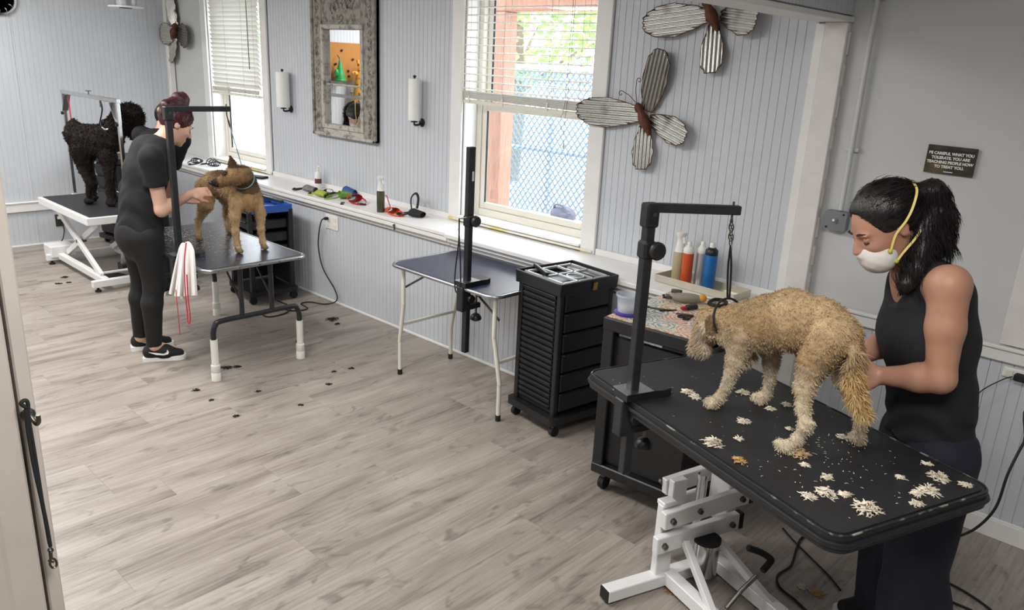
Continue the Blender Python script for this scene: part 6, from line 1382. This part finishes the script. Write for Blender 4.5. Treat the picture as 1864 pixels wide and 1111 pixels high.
# ------------------------------------------------------------------ towel and red leash on the left table's arm
pt = np.array([-4.54, 1.925, 0]); qk = lambda x, y, dy=0.0: ony(x, y, 1.915+dy)
tw = thing('white_towel', 'white towel draped over the grooming arm clamp', 'towel', (0, 0, 0))
def drape(cols, name, par, mat, thick=.006):
    # columns of points from the top down; a real sheet with thickness and folds
    nr, nc = len(cols[0]), len(cols); V = [np.array(p, float) for c_ in cols for p in c_]; nrm = np.array([0, 1.0, 0])*thick; n = len(V); V2 = [p+nrm for p in V]; fs = []
    for i in range(nc-1):
        for j in range(nr-1): a = i*nr+j; fs += [(a, a+1, a+nr+1, a+nr), (n+a, n+a+nr, n+a+nr+1, n+a+1)]
    rim = [j for j in range(nr)]+[i*nr+nr-1 for i in range(1, nc)]+[(nc-1)*nr+j for j in range(nr-2, -1, -1)]+[i*nr for i in range(nc-2, 0, -1)]
    for k in range(len(rim)): a, b = rim[k], rim[(k+1) % len(rim)]; fs.append((b, a, n+a, n+b))
    return MB().add(V+V2, fs).build(name, mat, par, 70)
def towel_panel(xt0, xt1, yt, xb0, xb1, yb0, yb1, amp, name, dy0):
    cols = []
    for i in range(15):
        f = i/14; c_ = []
        for j in range(12):
            t = j/11; x = (xt0+(xt1-xt0)*f)*(1-t)+(xb0+(xb1-xb0)*f)*t; y = yt*(1-t)+(yb0+(yb1-yb0)*f)*t+(14*(1-t)**2*(2*abs(f-.45))**2); c_.append(qk(x, y, dy0-amp*t*(.5+.5*sin(f*16))-.012*t))
        cols.append(c_)
    return drape(cols, name, tw, m_towel)
towel_panel(325, 341, 442, 307, 335, 535, 546, .03, 'rear_fold', -.01); towel_panel(331, 352, 440, 322, 358, 540, 538, .035, 'front_fold', -.035)
rl = thing('leash', 'red webbing leash hanging over the white towel', 'leash', (0, 0, 0))
MB().tube(smooth_path([qk(339, 442, -.085), qk(336, 470, -.105), qk(336, 500, -.11), qk(338, 540, -.115), qk(341, 570, -.11), qk(342, 585, -.11), qk(345, 588, -.11), qk(346, 575, -.11), qk(342, 540, -.118), qk(340, 500, -.115)], 6), .007, 6, flat=(.35, 1)).build('loop', m_redfab, rl, 60)
MB().tube(smooth_path([qk(320, 528, -.05), qk(322, 550, -.07), qk(325, 580, -.07), qk(328, 610, -.07)], 6), .006, 6, flat=(.4, 1)).build('tail', m_redfab, rl, 60)

# ------------------------------------------------------------------ loose fur
m_clump = M('cream fur', (.6, .5, .4), .85, attr=True)
def clump(name, label, cat, loc, R, n, c, group, seed, hgt=.4, L=.05):
    rs = np.random.RandomState(seed); mb = MB(); cols = []; tri = 0
    for i in range(n):
        a = rs.uniform(0, 6.28); r = R*rs.rand()**.7; p = np.array([r*cos(a), r*sin(a), .0015+R*hgt*rs.rand()*(1-r/R)]); d = rs.uniform(0, 6.28); cu = rs.uniform(-1.6, 1.6); pts = [p]
        for k in range(4): d += cu*.45; p = p+np.array([cos(d), sin(d), 0])*L*.25*rs.uniform(.6, 1.2); p = np.array([p[0], p[1], max(.0015, p[2]+rs.uniform(-.35, .25)*L*.25)]); pts.append(p)
        o = len(mb.v); mb.tube(pts, [.0010, .0018, .0018, .0013, .0004], 3, caps=False); cols += [np.array(c)*rs.uniform(.75, 1.12)]*(len(mb.v)-o)
    me = bpy.data.meshes.new(name); me.from_pydata(mb.v, [], mb.f); o = mk(name, me, m_clump, None, None, None, None, np.array(cols)); o.location = loc; return tag(o, label, cat, group)
cream, gold, dark = rgb(234, 224, 204), rgb(206, 166, 104), rgb(38, 30, 28)
T4F = [(1210, 711, 12, 0), (1252, 715, 12, 0), (1265, 724, 12, 0), (1353, 716, 12, 0), (1402, 745, 9, 0), (1432, 738, 10, 0), (1352, 768, 13, 0), (1297, 808, 20, 0), (1345, 840, 12, 1), (1345, 800, 6, 0), (1455, 828, 18, 2), (1470, 905, 12, 0), (1503, 900, 18, 0), (1537, 902, 10, 0), (1578, 928, 24, 0), (1505, 870, 9, 0), (1690, 895, 18, 0), (1670, 900, 10, 0), (1708, 870, 18, 0), (1688, 846, 7, 0), (1757, 884, 9, 0), (1640, 871, 7, 0), (1535, 798, 10, 0), (1668, 918, 9, 0), (1437, 782, 6, 0), (1465, 848, 6, 0)]
for i, (x, y, r, c) in enumerate(T4F):
    R = r/560*.72; cc = (cream, gold, rgb(216, 190, 140))[c]
    clump('fur_tuft', ('curly cream fur tuft lying on the black front tabletop', 'golden fur tuft near the front table edge', 'thick tan fur tuft by the tan dog hind paw')[c], 'fur tuft', tuple(onz(x, y, T4Z+.0005)), R, int(26+R*2600), cc, 'cream fur tufts on the front table' if c == 0 else None, 40+i, .9, .012+R*.42)
rs = np.random.RandomState(11); bits = MB(); 
for i in range(170):
    x, y = (rs.uniform(-.52, .54), rs.uniform(-.28, .28)); 
    if rs.rand() < .55: x = .15+abs(rs.normal())*.18; y = rs.normal()*.13
    if abs(x) > .55 or abs(y) > .29: continue
    p = np.array([x, y, T4Z+.0012]); d = rs.uniform(0, 6.28); L = rs.uniform(.003, .012); q_ = np.array([cos(d), sin(d), 0])*L; s_ = np.array([-sin(d), cos(d), 0])*.0012; bits.add([p-s_, p+q_*.5-s_+[0, 0, .001], p+q_, p+q_*.5+s_+[0, 0, .001], p+s_], [(0, 1, 2, 3, 4)])
bits.build('fur_bits', M('cream fur bits', srgb(214, 202, 180), .85), t4, kind='stuff')
FF = [(605, 582, 17, 3), (614, 590, 7, 3), (117, 505, 10, 3), (106, 517, 9, 3), (125, 515, 6, 3), (358, 711, 8, 3), (412, 670, 12, 3), (432, 668, 8, 3), (385, 729, 4, 3), (545, 621, 8, 3), (598, 700, 6, 3), (640, 671, 6, 3), (608, 677, 4, 3), (430, 758, 5, 3), (548, 738, 4, 3), (470, 713, 4, 3)]
for i, (x, y, r, c) in enumerate(FF): clump('fur_tuft', 'small dark fur tuft fallen on the plank floor', 'fur tuft', tuple(onz(x, y, .0006)), r/300*.75, int(18+r*3), dark, 'dark fur tufts on the floor', 90+i, .3, .012+r*.0012)
for i, (x, y, r) in enumerate([(1490, 1082, 16), (1462, 1070, 10), (1225, 1075, 18)]): clump('fur_tuft', 'tan fur tuft on the floor under the front table', 'fur tuft', tuple(onz(x, y, .0006)), r/480*.8, 50, (gold, cream, rgb(150, 104, 60))[i], 'tan fur tufts under the table', 140+i, .3, .02)
rs = np.random.RandomState(5); bits = MB()
for i in range(900):
    x, y = -.18+rs.normal()*.24, -.02+rs.normal()*.15
    if abs(x) > .58 or abs(y) > .30: continue
    p = np.array([x, y, T2Z+.001]); d = rs.uniform(0, 6.28); L = rs.uniform(.008, .022); q_ = np.array([cos(d), sin(d), 0])*L; s_ = np.array([-sin(d), cos(d), 0])*.0016; bits.add([p-s_, p+q_*.5-s_+[0, 0, .001], p+q_, p+q_*.5+s_+[0, 0, .001], p+s_], [(0, 1, 2, 3, 4)])
bits.build('loose_hair', M('pale loose hair', srgb(176, 160, 138), .85), t2, kind='stuff')
